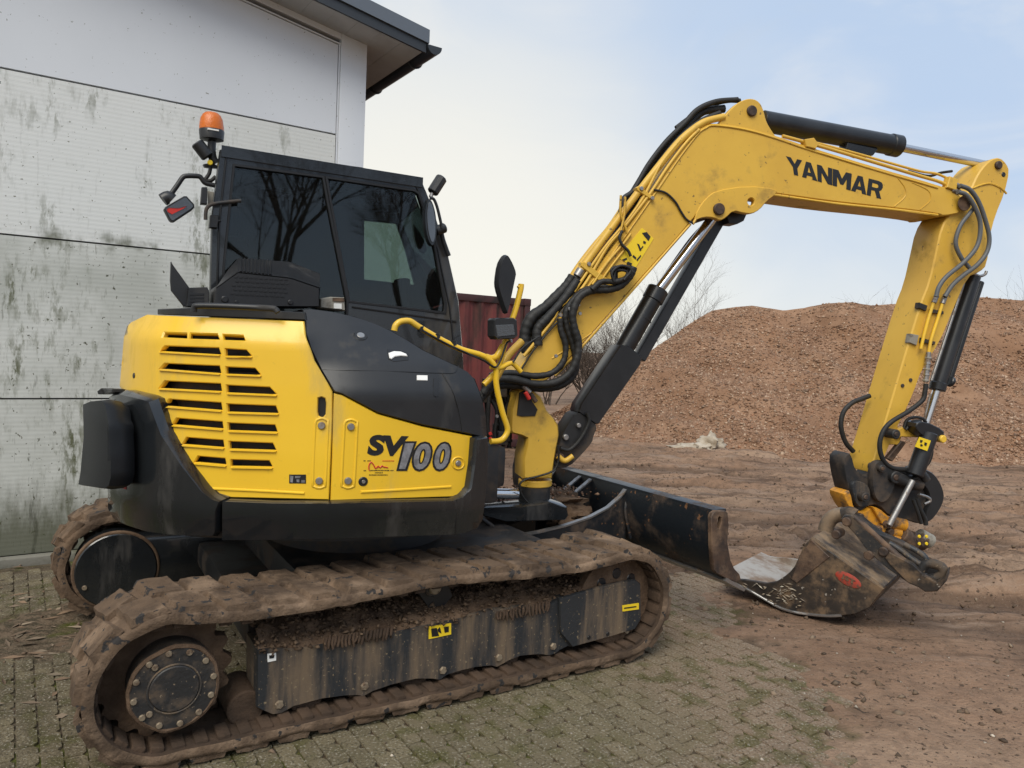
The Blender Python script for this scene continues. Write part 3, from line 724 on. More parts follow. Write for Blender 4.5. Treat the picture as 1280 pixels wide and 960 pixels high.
# bark and dead leaves lying by the wall
M_BRK = mat('dead_leaves', (.16, .10, .06), .85, rnd_cols=[(.20, .13, .08), (.10, .065, .04), (.26, .20, .14), (.07, .055, .035)])
g = G()
for i in range(420):
    u_ = random.uniform(-1.2, 2.0); n_ = random.gauss(-1.5, .55)
    P = BF.p(u_, n_, 0); P.z = max(float(ground_z(np.array(P.x), np.array(P.y))), 0)+.004
    a = random.uniform(0, 6.28) if random.random() < .5 else random.gauss(.3, .3); L = random.uniform(.015, .07); wv = random.uniform(.006, .016)
    dx = Vector((math.cos(a), math.sin(a), random.uniform(-.1, .25)))*L; dy = Vector((-math.sin(a), math.cos(a), random.uniform(-.2, .2)))*wv
    g.add([P-dx, P+dy+Vector((0, 0, .006)), P+dx, P-dy, P+Vector((0, 0, -.002))], [[0, 3, 4], [3, 2, 4], [2, 1, 4], [1, 0, 4], [0, 1, 2, 3]])
g.out('leaf_litter', M_BRK, None, kind='stuff', smooth=0)

# ---- pale lump of sheeting at the toe of the heap
M_SHT = mat('dirty_white_sheeting', (.46, .40, .32), .75, var=(.30, .24, .17), vscale=5, bump=.5, bscale=12)
def blob(c, rx, ry, rz, seed, nu=26, nv=14):
    V = []; Fc = []
    for j in range(nv+1):
        ph = math.pi*j/nv
        for i in range(nu):
            th = 2*math.pi*i/nu; d = Vector((math.sin(ph)*math.cos(th), math.sin(ph)*math.sin(th), math.cos(ph)))
            k = 1+.55*noise.noise(d*1.9+Vector((seed, 0, 0)))+.28*noise.noise(d*4.7+Vector((seed, 5, 0)))
            V.append(Vector(c)+Vector((d.x*rx, d.y*ry, d.z*rz))*k)
    for j in range(nv):
        for i in range(nu): Fc.append([j*nu+i, j*nu+(i+1) % nu, (j+1)*nu+(i+1) % nu, (j+1)*nu+i])
    return V, Fc
wp = ground(872, 562); wp.y -= .15
g = G(); g.add(*blob(wp+Vector((.20, 0, .13)), .22, .22, .17, 1)); g.add(*blob(wp+Vector((-.18, -.05, .05)), .34, .2, .07, 4)); g.add(*blob(wp+Vector((.05, -.1, .07)), .2, .15, .10, 9))
g.out('crumpled_sheeting', M_SHT, None, label='crumpled dirty white sheeting lying at the foot of the gravel heap', cat='sheeting', origin=wp, smooth=50)

# ---- bare shrubs and saplings behind the heap
M_TWG = mat('bare_twigs', (.085, .066, .05), .9); M_TWR = mat('brown_thicket_twigs', (.06, .042, .03), .9)
def seg(a, b, r0, r1):
    t = (b-a).normalized(); x = t.orthogonal().normalized(); y = t.cross(x)
    V = []
    for p, r in ((a, r0), (b, r1)):
        for k in range(3): V.append(p+(x*math.cos(2.094*k)+y*math.sin(2.094*k))*r)
    return V, [[0, 1, 4, 3], [1, 2, 5, 4], [2, 0, 3, 5]]
def bare(name, base, h, n, spread, label, group, mt, seed, depth=4, r=.03):
    rd = random.Random(seed); tr = G(); tw = G()
    def grow(p, d, L, r, lv):
        k = 3; q = p
        for i in range(k):
            d = (d+Vector((rd.gauss(0, .13), rd.gauss(0, .13), rd.gauss(.04, .08)))).normalized(); e = q+d*L/k
            (tr if lv == 0 else tw).add(*seg(q, e, r*(1-i*.2), r*(1-(i+1)*.2))); q = e
            if lv < depth and (i > 0 or lv > 0):
                for _ in range(rd.choice((1, 2, 2))):
                    ax = Vector((rd.gauss(0, 1), rd.gauss(0, 1), rd.gauss(.25, .5))).normalized()
                    grow(q, (d+ax*.75).normalized(), L*rd.uniform(.5, .72), r*.45, lv+1)
    for i in range(n):
        a = rd.uniform(0, 6.28); d = Vector((math.cos(a)*spread, math.sin(a)*spread, 1)).normalized()
        grow(Vector(base)+Vector((rd.gauss(0, .15*spread*2), rd.gauss(0, .15), 0)), d, h*rd.uniform(.4, .6), r, 0)
    root = empty(name, base, label, 'shrub' if 'shrub' in name or 'thicket' in name else 'tree', group)
    tr.out('trunk', mt, root, smooth=0); tw.out('twigs', mt, root, smooth=0, kind='stuff')
    return root
def base_at(px, y): 
    p = at_depth(px, 450, y); p.z = 0; return p
bare('brown_thicket', base_at(738, 25), 2.5, 24, .8, 'dark brown dense thicket seen between the boom and its lift cylinder', None, M_TWR, 1, 4, .035)
bare('bare_shrub', base_at(690, 24), 2.2, 6, .5, 'low bare shrub just right of the red container', 'bare shrubs behind the heap', M_TWR, 12, 4, .03)
bare('bare_shrub', base_at(835, 27), 4.6, 6, .45, 'pale bare shrub with fine upright twigs left of the heap crest, behind the lift cylinder', 'bare shrubs behind the heap', M_TWG, 2, 4, .035)
bare('bare_shrub', base_at(778, 28), 4.2, 5, .5, 'pale bare shrub between the boom and the lift cylinder above the thicket', 'bare shrubs behind the heap', M_TWG, 3, 4, .035)
bare('bare_shrub', base_at(1112, 26), 4.2, 6, .3, 'bare twigs poking over the heap crest just left of the dipper arm', 'bare shrubs behind the heap', M_TWG, 4, 3, .025)
bare('bare_shrub', base_at(1262, 27), 4.1, 7, .4, 'bare twigs poking over the heap crest at the right edge', 'bare shrubs behind the heap', M_TWG, 5, 3, .025)
# trees of the yard behind the photographer, seen mirrored in the cab glass
for i, (x, y, h, lb_) in enumerate(((9.5, -8.5, 9, 'bare tree mirrored in the rear side window of the cab'), (14, -7, 10, 'big bare tree mirrored in the middle of the front side window of the cab'), (19, -9, 11, 'bare tree mirrored near the front edge of the front side window of the cab'))):
    bare('bare_tree', (x, y, 0), h, 2, .25, lb_, 'trees mirrored in the cab glass', M_TWR, 30+i, 5, .16)

# ================================================================== THE EXCAVATOR
ZUP = Vector((0, 0, 1))
CC = Vector((-.891, 4.466, 0))
UF = Frame(CC, 29.0)            # upper structure
TF = Frame(CC, 31.3)            # crawler
BM = Frame((.19, 5.0, 0), 13.0) # boom, dipper arm
EX = empty('excavator', CC, 'yellow and black tracked excavator with its bucket resting on the muddy yard', 'excavator')
CACHE = {}
def bolt_mesh(mt, n=12):
    k = (mt.name, n)
    if k not in CACHE:
        prof = [(0, 1), (.7, 1), (1, .82)]; V, Fc = cyl((0, 0, -.15), (0, 0, .55), prof, n); CACHE[k] = mesh('bolt', V, Fc, mt, 40)
    return CACHE[k]
def bolt(P, nrm, r, mt, parent, name='bolt', n=12):
    o = bpy.data.objects.new(name, bolt_mesh(mt, n)); COL.objects.link(o); o.parent = parent
    if parent.type == 'EMPTY': o.matrix_parent_inverse = Matrix.Translation(-parent.location)
    o.matrix_basis = Matrix.Translation(P) @ Vector(nrm).to_track_quat('Z', 'Y').to_matrix().to_4x4() @ Matrix.Diagonal((r, r, r, 1))
    return o

# ---- plan outline of the upper body (a forward, b left); rounded tail, bowed sides
half = [(.40, -.10), (.40, -.60), (.39, -.88), (.345, -1.00), (.25, -1.06), (.10, -1.065), (-.10, -1.065), (-.26, -1.062), (-.40, -1.042), (-.53, -.998), (-.66, -.935), (-.80, -.86), (-.98, -.755), (-1.07, -.69), (-1.13, -.62), (-1.19, -.50), (-1.25, -.30), (-1.275, -.10)]
plan = chaikin(half+[(a, -b) for a, b in half[::-1][:]], 2)
PA = np.array(plan)
tg = np.gradient(PA, axis=0); tg /= np.linalg.norm(tg, axis=1)[:, None]
PN = np.stack([-tg[:, 1], tg[:, 0]], 1)
if (PN*(PA-np.array([-.4, 0]))).sum() < 0: PN = -PN
O_ = np.array([(CAM-CC).dot(UF.u), (CAM-CC).dot(UF.n)])
def side(off):
    """mapper onto the vertical body surface; off(z) metres outside the plan outline"""
    fo = off if callable(off) else (lambda z: off)
    def f(px, py):
        d = ray(px, py); D = np.array([d.dot(UF.u), d.dot(UF.n)]); z = 1.4
        for _ in range(6):
            Q = PA+PN*fo(z); A = Q[:-1]-O_; E = Q[1:]-Q[:-1]
            den = D[0]*E[:, 1]-D[1]*E[:, 0]; den = np.where(abs(den) < 1e-9, 1e-9, den)
            t = (A[:, 0]*E[:, 1]-A[:, 1]*E[:, 0])/den; s = (A[:, 0]*D[1]-A[:, 1]*D[0])/den
            ok = (s >= -1e-6) & (s <= 1+1e-6) & (t > 0)
            if ok.any(): k = np.where(ok, t, 1e9).argmin(); tt = t[k]
            else:          # sight line passes just outside the tail: take the closest approach
                Dn = D/np.linalg.norm(D); W = Q-O_; k = abs(W[:, 0]*Dn[1]-W[:, 1]*Dn[0]).argmin(); tt = W[k]@Dn/np.linalg.norm(D); k = min(k, len(E)-1)
            z = H+d.z*tt
        nn = PN[k]*(1-0)
        e = (fo(z+.01)-fo(z-.01))/.02
        n3 = UF.u*float(nn[0])+UF.n*float(nn[1])+ZUP*(-e)
        return CAM+d*tt, n3.normalized()
    return f
z3 = lambda x, y: (x/3.2+80, y/3.2+360)
z4 = lambda x, y: (x/3.5556+360, y/3.5556+360)
hood_off = lambda z: -max(0, z-1.70)*.42-max(0, z-1.2)*.03
SH = side(hood_off)
hood = [z3(*p) for p in [(250, 150), (268, 133), (330, 104), (372, 107), (960, 131), (966, 190), (1000, 290), (1074, 414), (1074, 520), (1060, 848), (640, 838), (600, 825), (560, 798), (480, 700), (400, 580), (352, 450), (340, 438), (318, 428), (224, 404), (219, 390), (228, 290), (236, 196)]]
slots = [[(400, 178), (490, 181), (490, 200), (393, 195)], [(506, 181), (612, 184), (620, 204), (503, 201)], [(637, 186), (716, 190), (723, 208), (641, 206)],
  [(405, 232), (618, 240), (627, 266), (384, 252)], [(645, 243), (728, 248), (751, 273), (647, 271)],
  [(402, 302), (621, 312), (627, 341), (384, 323)], [(648, 316), (763, 321), (787, 348), (650, 343)],
  [(403, 372), (625, 383), (630, 413), (382, 400)], [(650, 389), (822, 397), (850, 426), (652, 418)],
  [(420, 445), (627, 459), (632, 489), (404, 471)], [(652, 464), (846, 472), (857, 501), (655, 495)],
  [(450, 521), (632, 535), (636, 563), (434, 546)], [(655, 540), (843, 548), (853, 576), (658, 569)],
  [(490, 598), (635, 609), (640, 638), (474, 625)], [(660, 614), (834, 621), (848, 649), (663, 643)],
  [(536, 673), (643, 682), (648, 708), (522, 697)], [(667, 687), (820, 691), (833, 716), (668, 713)]]
slots = [[z3(*p) for p in s] for s in slots]
sunk = [z3(*p) for p in [(1016, 440), (1030, 436), (1044, 442), (1048, 460), (1046, 505), (1034, 519), (1018, 512), (1014, 495)]]
hood_o = panel('engine_hood', hood, SH, M_YEL, EX, holes=slots+[sunk], depth=.03, bev=1.2, bevh=.006, step=7, grid=True)
# pressed scoops under every louvre opening
def strip(pts, r, mapper, lift, mt, name, parent, n=8, sm=5):
    P = []
    for p in pts: q, nn = mapper(*p); P.append(q+nn*lift)
    g = G(); g.add(*tube(P, r, n, sm)); return g.out(name, mt, parent, smooth=50)
for s in slots[3:]:
    a, b, c, d = s; dn = 2.3
    lip = [(d[0]-1.2, d[1]+.6), (c[0]+1.4, c[1]+.6), (c[0]+.6, c[1]+dn+.8), (d[0]+.5, d[1]+dn+.8)]
    V, Fc = panel_geo(lip, SH, depth=.02, bev=.9, bevh=.010, step=8)
    off = [SH(*p)[1] for p in lip][0]*.010
    obj('louvre_lip', [v+off for v in V], Fc, M_YEL, hood_o, 40)
# dark body behind the openings
def body(name, off, z0, z1, mt, a_max=9, parent=EX, bev=0):
    ring = [(p[0]+n[0]*off, p[1]+n[1]*off) for p, n in zip(PA, PN)]; keep = [i for i, q in enumerate(ring) if q[0] <= a_max]; ring = [ring[i] for i in keep]; PNk = [PN[i] for i in keep]
    n = len(ring); prof = [(z0, 0), (z1, 0)] if not bev else [(z0, -bev), (z0+bev*.4, -bev*.4), (z0+bev, 0), (z1-bev, 0), (z1-bev*.4, -bev*.4), (z1, -bev)]
    V = []
    for z, o in prof:
        for (p, nn) in zip(ring, PNk): V.append(UF.p(p[0]+nn[0]*o, p[1]+nn[1]*o, z))
    Fc = [[i+n*k, (i+1) % n+n*k, (i+1) % n+n*(k+1), i+n*(k+1)] for k in range(len(prof)-1) for i in range(n)]
    Fc += [list(range(n))[::-1], [n*(len(prof)-1)+i for i in range(n)]]
    return obj(name, V, Fc, mt, parent, 40)
body('upper_frame', -.075, .80, 1.56, M_DRK)
body('hood_top', -.14, 1.54, 1.80, M_BLK, a_max=-.66, bev=.03)
# front yellow side panel
sp = [z4(*p) for p in [(203, 468), (240, 476), (400, 560), (600, 616), (800, 655), (822, 659), (824, 672), (815, 730), (804, 850), (797, 884), (772, 914), (738, 929), (187, 946), (196, 700)]]
SP = side(-.004)
side_o = panel('side_panel', sp, SP, M_YEL, EX, depth=.03, bev=1.2, bevh=.007, step=9, grid=True)
# pressed ridge lines and bosses
for (pts, par) in (([(264, 610.5), (320, 613), (381, 616.3)], hood_o), ([(451, 614.7), (510, 611.5), (565, 608)], side_o)):
    mp_ = SH if par is hood_o else SP
    V, Fc = panel_geo([(x, y-1.6) for x, y in pts]+[(x, y+2.2) for x, y in pts[::-1]], mp_, depth=.012, bev=1.2, bevh=.006, step=10)
    obj('pressed_ridge', [v+mp_(400, 600)[1]*.006 for v in V], Fc, M_YEL, par, 45)
for (x0, y0, x1, y1, par) in ((402, 532, 399, 601, hood_o), (438.5, 533.5, 435, 601, side_o)):
    mp_ = SH if par is hood_o else SP
    # raised channel outline joining the two fixings
    loop = [(x0-8, y0-2), (x0-6, y0-7), (x0+1, y0-9), (x0+7, y0-6), (x0+8, y0), (x1+8, y1), (x1+6, y1+7), (x1, y1+9), (x1-6, y1+7), (x1-8, y1)]
    P = [mp_(*p)[0]+mp_(*p)[1]*-.002 for p in loop+loop[:1]]
    g = G(); g.add(*tube(P, .0065, 8, 3)); g.out('pressed_channel', M_YEL, par, smooth=60)
    for (x, y) in ((x0, y0), (x1, y1)): P, nn = mp_(x, y); bolt(P, nn, .017, M_STL, par)
P, nn = SP(572.5, 579); bolt(P, nn, .015, M_STL, side_o); g = G(); c_ = [SP(*p)[0] for p in circle2(572.5, 579, 7.5, 7.5, 18)]; g.add(*tube(c_+c_[:1], .005, 6, 0)); g.out('pressed_ring', M_YEL, side_o, smooth=60)
P, nn = SP(454, 602); g = G(); g.add(*cyl(P-nn*.01, P+nn*.004, .022, 20)); cap_ = g.out('rubber_plug', M_DCL, side_o); bolt(P+nn*.004, nn, .008, M_STL, cap_) if False else None
P2, n2 = SP(454.2, 602); bolt(P2+n2*.004, n2, .009, M_STL, side_o)
P, nn = SH(167.5, 469.5); g = G(); g.add(*cyl(P-nn*.01, P+nn*.003, .015, 16)); g.out('rubber_plug', M_DCL, hood_o)
# recess floor of the latch slot
V, Fc = panel_geo([(p[0]+(p[0]-402.5)*.3, p[1]+(p[1]-509)*.1) for p in sunk], side(-.026), depth=.01, bev=0); obj('latch_recess', V, Fc, M_DCL, hood_o)
# ---- lettering on the panel
def decal(s, quad, mp_, mt, parent, name='lettering', lift=.0015, **k):
    V, Fc = text_geo(s, quad, mp_, lift=lift, **k); return obj(name, V, Fc, mt, parent, 0)
def zz4(x, y): return (x/6.737+430, y/6.733+520)
decal('SV', [zz4(222, 155), zz4(545, 168), zz4(500, 340), zz4(190, 332)], SP, M_DCL, side_o, offset=.055, shear=.0)
decal('SV', [zz4(250, 172), zz4(525, 186), zz4(480, 290), zz4(225, 296)], SP, M_SIL, side_o, lift=.003, offset=.005, shear=.0) if False else None
for s, q0, q1 in (('1', [(500, 212), (612, 212), (530, 462), (440, 462)], [(512, 230), (588, 228), (513, 446), (462, 444)]),
                  ('0', [(598, 212), (768, 215), (715, 468), (548, 466)], [(612, 230), (748, 232), (700, 450), (566, 448)]),
                  ('0', [(775, 212), (925, 216), (880, 468), (722, 466)], [(788, 230), (906, 232), (866, 450), (740, 448)])):
    decal(s, [zz4(*p) for p in q0], SP, M_DCL, side_o, lift=.0022, offset=.075)
    decal(s, [zz4(*p) for p in q1], SP, M_SIL, side_o, lift=.0034, offset=.03)
sq = [((x/25.4+450-430)*6.737, (y/25.4+570-520)*6.733) for x, y in [(300, 460), (275, 380), (295, 260), (345, 195), (405, 245), (455, 330), (480, 385), (530, 370), (570, 320), (600, 350), (650, 365), (690, 310), (740, 340), (800, 350), (880, 368)]]
strip([zz4(*p) for p in sq], .0028, SP, .0015, M_RED, 'red_script', side_o, 6, 3)
# the print round the red emblem is too small to read in the photograph: lines of marks at its size
zp = lambda x, y: (x/25.4+450, y/25.4+570)
def fine_print(spans, mt, h=34):
    g = G(); rp = random.Random(8)
    for (x0, x1, y) in spans:
        x = x0
        while x < x1-14:
            w_ = min(rp.uniform(14, 34), x1-x); hh = h*rp.uniform(.6, 1.0)
            V, Fc = panel_geo([zp(x, y-hh/2), zp(x+w_, y-hh/2), zp(x+w_, y+hh/2), zp(x, y+hh/2)], SP, depth=.003, bev=0)
            g.add([v+SP(475, 588)[1]*.0015 for v in V], Fc); x += w_+rp.uniform(9, 16)
    return g.out('fine_print', mt, side_o, kind='stuff', smooth=0)
fine_print([(115, 190, 150), (235, 350, 152), (110, 210, 462), (330, 940, 458), (960, 1080, 458), (470, 740, 530), (285, 900, 600)], M_DCL)
fine_print([(715, 1090, 155)], M_RED)
# small pictogram plate
q = [z3(*p) for p in [(901, 746), (968, 746), (968, 782), (901, 781)]]
g = G(); V, Fc = panel_geo(q, SH, depth=.004, bev=0); g.add([v+SH(371, 598)[1]*.002 for v in V], Fc); pg = g.out('warning_plate', M_DCL, hood_o)
for q in ([(905, 750), (918, 752), (915, 778), (906, 776)], [(925, 752), (948, 752), (944, 760), (925, 760)], [(930, 766), (942, 764), (942, 777), (932, 776)], [(950, 768), (964, 768), (964, 778), (950, 778)]):
    V, Fc = panel_geo([z3(*p) for p in q], SH, depth=.004, bev=0); obj('pictogram', [v+SH(371, 598)[1]*.003 for v in V], Fc, M_SIL, pg, 0)

# ---- black cowl over the tank (slopes inward above its crease)
zc = 1.50
cow_off = lambda z: .002-max(0, z-zc)*.62-max(0, z-1.62)*.5
CW = side(cow_off)
cowl = [z4(*p) for p in [(62, 92), (100, 90), (150, 95), (230, 108), (300, 125), (380, 152), (460, 187), (530, 228), (600, 272), (680, 310), (757, 346), (800, 368), (830, 400), (850, 448), (868, 500), (882, 560), (889, 660), (882, 668), (826, 655), (800, 648), (600, 610), (400, 556), (240, 472), (206, 462), (150, 370), (100, 270), (78, 200), (77, 150)]]
cow = panel('tank_cowl', cowl, CW, M_BLK, EX, depth=.06, bev=1.4, bevh=.008, step=8, grid=True)
def groove(pts, mp_, parent, r=.0028, lift=.0, mt=M_DCL, name='shut_line'): return strip(pts, r, mp_, lift, mt, name, parent, 5, 4)
groove([z4(*p) for p in [(150, 362), (300, 366), (520, 372), (680, 378), (740, 376), (757, 346)]], CW, cow, .003)
groove([z4(*p) for p in [(685, 380), (715, 430), (740, 480), (762, 560), (775, 642)]], CW, cow, .0035)
# lock, badge, label and grip slot
P, nn = CW(*z4(323, 213)); g = G(); g.add(*cyl(P-nn*.012, P+nn*.004, .034, 24)); g.out('lock_surround', M_DCL, cow); g = G(); g.add(*cyl(P, P+nn*.008, .019, 20)); g.out('lock', M_STL, cow)
panel('latch_handle', [z4(*p) for p in [(446, 292), (470, 284), (500, 286), (524, 296), (530, 306), (500, 304), (474, 308), (460, 318), (450, 314)]], lambda x, y: ((lambda r_: (r_[0]+r_[1]*.008, r_[1]))(CW(x, y))), M_WHT, cow, depth=.012, bev=.6, bevh=.003)
panel('latch_pocket', [z4(*p) for p in [(440, 270), (500, 274), (540, 290), (536, 322), (470, 330), (444, 318)]], lambda x, y: ((lambda r_: (r_[0]+r_[1]*.002, r_[1]))(CW(x, y))), M_DCL, cow, depth=.008, bev=.6)
lb = panel('label_plate', [z4(*p) for p in [(572, 388), (620, 389), (620, 412), (572, 411)]], lambda x, y: ((lambda r_: (r_[0]+r_[1]*.003, r_[1]))(CW(x, y))), M_WHT, cow, depth=.006, bev=.3)
panel('grip_slot', [z4(*p) for p in [(645, 402), (656, 396), (668, 404), (672, 440), (668, 480), (656, 487), (646, 478), (643, 440)]], lambda x, y: ((lambda r_: (r_[0]+r_[1]*.003, r_[1]))(CW(x, y))), M_DCL, cow, depth=.01, bev=.6, bevh=.004)
# body under the cowl so it is closed towards the cab
V = []; Fc = []
tops = [z4(*p) for p in [(62, 92), (150, 95), (300, 125), (460, 187), (600, 272), (757, 346), (830, 400), (868, 500)]]
for p in tops:
    q, nn = CW(*p); V += [q-Vector((0, 0, .004)), q+UF.n*max(.05, .75-.16*len(V)/2)-Vector((0, 0, .02+.04*len(V)/2))]
obj('cowl_top', V, [[2*i, 2*i+1, 2*i+3, 2*i+2] for i in range(len(tops)-1)], M_BLK, cow)

# ---- counterweight and lower skirt
def zc5(x, y): return (x/2.6667+40, y/2.6667+600)
cw_off = lambda z: .062-max(0, .95-z)*.28
CWT = side(cw_off)
cwt = [(131, 494), (136, 490), (150, 487.5), (180, 494.5), (190, 498.5), (206, 541), (231, 579), (256, 611), (268, 620), (281, 624), (274, 640), (273.5, 668), (268, 675), (235, 675), (205, 673), (179, 669), (155, 661), (137.5, 652), (129.5, 637), (129, 600), (130, 550)]
cwo = panel('counterweight', cwt, CWT, M_GRY, EX, depth=.16, bev=5.5, bevh=.035, step=8, grid=True)
sk = [(276, 625), (340, 627.5), (411, 628), (500, 626), (566, 624.5), (578, 620), (588, 610), (592.5, 580), (595, 548), (611, 545.5), (612, 560), (609, 620), (605, 650), (598, 661), (584, 667), (569.5, 670), (500, 672), (420, 675), (340, 676.5), (276, 677)]
SKM = side(lambda z: .045-max(0, .95-z)*.25)
sko = panel('side_skirt', sk, SKM, M_GRY, EX, depth=.14, bev=1.8, bevh=.014, step=9, grid=True)
groove([(571, 624), (570, 650), (569, 669)], SKM, sko, .0035); 
body('swing_platform', -.02, .83, .90, M_DRK)
for q in ([(143, 600.5), (157.5, 606), (158, 612), (143.5, 606.5)],): 
    V, Fc = panel_geo(q, CWT, depth=.006, bev=.3); obj('red_reflector', [v+CWT(150, 606)[1]*.003 for v in V], Fc, M_RED, cwo, 0)
# rear cover bulging behind the counterweight
rc = [(101, 504), (112, 499.5), (128, 498), (134, 506), (139, 534), (141, 570), (141, 597), (138, 609), (132, 613), (116, 611), (95, 607.5), (98, 590), (102, 545)]
V = []; 
rco = []
RC = side(.20)
ro = panel('rear_cover', rc, side(lambda z: .20-max(0, z-1.33)*.2), M_CVR, EX, depth=.11, bev=2.6, bevh=.03, step=8, grid=True)
panel('rear_hinge', [(121, 489), (126, 485), (140, 486.5), (140, 490), (130, 493), (122, 493)], side(.07), M_BLK, ro, depth=.06, bev=.6)

# ---- black strip, grab rail and boxes on the hood top
panel('hood_rim', [z3(*p) for p in [(372, 84), (520, 78), (960, 96), (966, 128), (372, 106)]], side(-.080), M_BLK, EX, depth=.05, bev=.8, step=9, grid=True)
zb = lambda x, y: (x/4.923+190, y/4.923+310)
mpz = side(-.05)
strip([zb(*p) for p in [(278, 395), (284, 366), (310, 358), (500, 362), (740, 374), (772, 382), (786, 398)]], .014, mpz, .03, M_BLK, 'grab_rail', EX, 10, 5)
HB = UF.on(-.30)
hb = [zb(*p) for p in [(375, 362), (383, 270), (395, 245), (528, 150), (830, 182), (868, 190), (1032, 246), (1030, 362)]]
hbx = panel('filter_housing', hb, HB, M_BLK, EX, depth=.34, bev=1.0, bevh=.008)
tp = [zb(*p) for p in [(395, 243), (528, 64), (840, 84), (1033, 158), (1033, 244), (868, 188), (830, 180), (528, 148)]]
# sloping top of the housing: front edge lies forward and low, rear edge further from the camera
V = [UF.hit(*zb(*p), -.30) for p in [(395, 243), (528, 148), (830, 180), (868, 188), (1033, 244)]]+[UF.hit(*zb(*p), -.12) for p in [(470, 130), (528, 64), (840, 84), (868, 92), (1033, 158)]]
Vb = [v-Vector((0, 0, .1)) for v in V]
obj('housing_lid', V+Vb, [[0, 1, 6, 5], [1, 2, 7, 6], [2, 3, 8, 7], [3, 4, 9, 8], [0, 5, 15, 10], [4, 14, 19, 9], [5, 6, 16, 15], [6, 7, 17, 16], [7, 8, 18, 17], [8, 9, 19, 18]], M_BLK, hbx, 20)
for r in range(5):                                    # punched grille
    for c in range(11):
        x = 505+c*31+(15 if r % 2 else 0)-r*6; y = 172+r*26+c*1.6
        if x > 850: continue
        g = G(); q = [zb(x, y), zb(x+22, y+1), zb(x+22, y+13), zb(x, y+12)]
        V, Fc = panel_geo(q, UF.on(-.3025), depth=.01, bev=.25, bevh=.001); obj('grille_hole', V, Fc, M_DCL, hbx, 0)
for i in range(9):                                    # ribs on the lid
    a_ = V0 = None
    t = .06+i*.075; f0 = UF.hit(*zb(528+302*t, 147+32*t), -.30); f1 = UF.hit(*zb(528+312*t, 66+20*t), -.12)
    g = G(); g.add(*tube([f0+Vector((0, 0, .002)), f1+Vector((0, 0, .002))], .006, 6, 0)); g.out('lid_rib', M_BLK, hbx)
for (x, y, r) in ((448, 316, .018), (852, 334, .014), (520, 332, .008)):
    P = UF.hit(*zb(x, y), -.302); g = G(); g.add(*cyl(P+UF.n*.01, P-UF.n*.006, r, 14)); g.out('fixing', M_DCL, hbx)
panel('deflector_plate', [zb(*p) for p in [(116, 84), (124, 96), (232, 246), (218, 356), (196, 360), (118, 262), (112, 200)]], UF.on(-.28), M_BLK, EX, depth=.03, bev=.8)
vb = panel('vent_box', [zb(*p) for p in [(222, 244), (340, 240), (352, 262), (352, 362), (214, 360)]], UF.on(-.31), M_BLK, EX, depth=.2, bev=.8)
for i in range(4):
    V, Fc = panel_geo([zb(232, 278+22*i), zb(322, 278+22*i), zb(318, 291+22*i), zb(232, 291+22*i)], UF.on(-.312), depth=.01, bev=.2, bevh=.001); obj('vent_slot', V, Fc, M_DCL, vb, 0)
tb_ = panel('washer_tank', [zb(*p) for p in [(1036, 312), (1100, 300), (1186, 304), (1192, 388), (1036, 368)]], UF.on(-.20), M_TAN, EX, depth=.12, bev=1.2, bevh=.01)
panel('tank_label', [zb(*p) for p in [(1118, 338), (1168, 340), (1168, 374), (1118, 372)]], UF.on(-.203), M_WHT, tb_, depth=.004, bev=.3)
panel('tank_band', [zb(*p) for p in [(1112, 306), (1182, 308), (1184, 330), (1112, 328)]], UF.on(-.2025), M_RST, tb_, depth=.004, bev=.3)

# ---- crawlers
SA, IA, RZ, RO = -1.165, 1.150, .335, .302
def belt_pt(s):
    """outer belt line by arc length -> a, z, tangent angle"""
    L = IA-SA; P = 2*L+2*math.pi*RO; s %= P
    if s < L:                                           # top run, front to back direction reversed: start over the idler
        a = IA-s; z = RZ+RO-.026+.026*math.exp(-((a-.02)/.35)**2)+.026*max(0, 1-min(abs(a-SA), abs(a-IA))/.25)
        dz = 0
        return a, z, math.pi
    s -= L
    if s < math.pi*RO: q = math.pi/2+s/RO; return SA+RO*math.cos(q), RZ+RO*math.sin(q), q+math.pi/2
    s -= math.pi*RO
    if s < L: return SA+s, RZ-RO, 0.
    s -= L; q = -math.pi/2+s/RO
    return IA+RO*math.cos(q), RZ+RO*math.sin(q), q+math.pi/2
BP = 2*(IA-SA)+2*math.pi*RO
def jitter(P, amp, sc): 
    q = Vector(P)*sc; return Vector(P)+Vector((noise.noise(q), noise.noise(q+Vector((31, 7, 3))), noise.noise(q+Vector((5, 57, 9)))))*amp
lug_meshes = []
for i in range(4):
    rd = random.Random(40+i); bm = bmesh.new()
    bmesh.ops.create_cube(bm, size=1); bmesh.ops.subdivide_edges(bm, edges=bm.edges[:], cuts=4, use_grid_fill=True)
    for v in bm.verts:
        x, y, z = v.co.x*2, v.co.y*2, v.co.z+.5        # x along the belt, y across, z outward
        tp_ = 1-.36*z; e = 1-.10*abs(y)**3
        cl_ = lambda q, m: max(-m, min(m, q))
        nx_ = x*.074*(1-.20*z)+cl_(y, .9)*.022; ny_ = y*.108*(1-.05*z); nz_ = -.012+z*.035
        v.co = jitter((nx_, ny_, nz_), .0045, 30+i) if z > .1 else Vector((nx_, ny_, nz_))
    me = bpy.data.meshes.new('tread_lug'); bm.to_mesh(me); bm.free(); me.materials.append(M_TRK)
    me.polygons.foreach_set('use_smooth', [True]*len(me.polygons)); me.set_sharp_from_angle(angle=R(30)); lug_meshes.append(me)
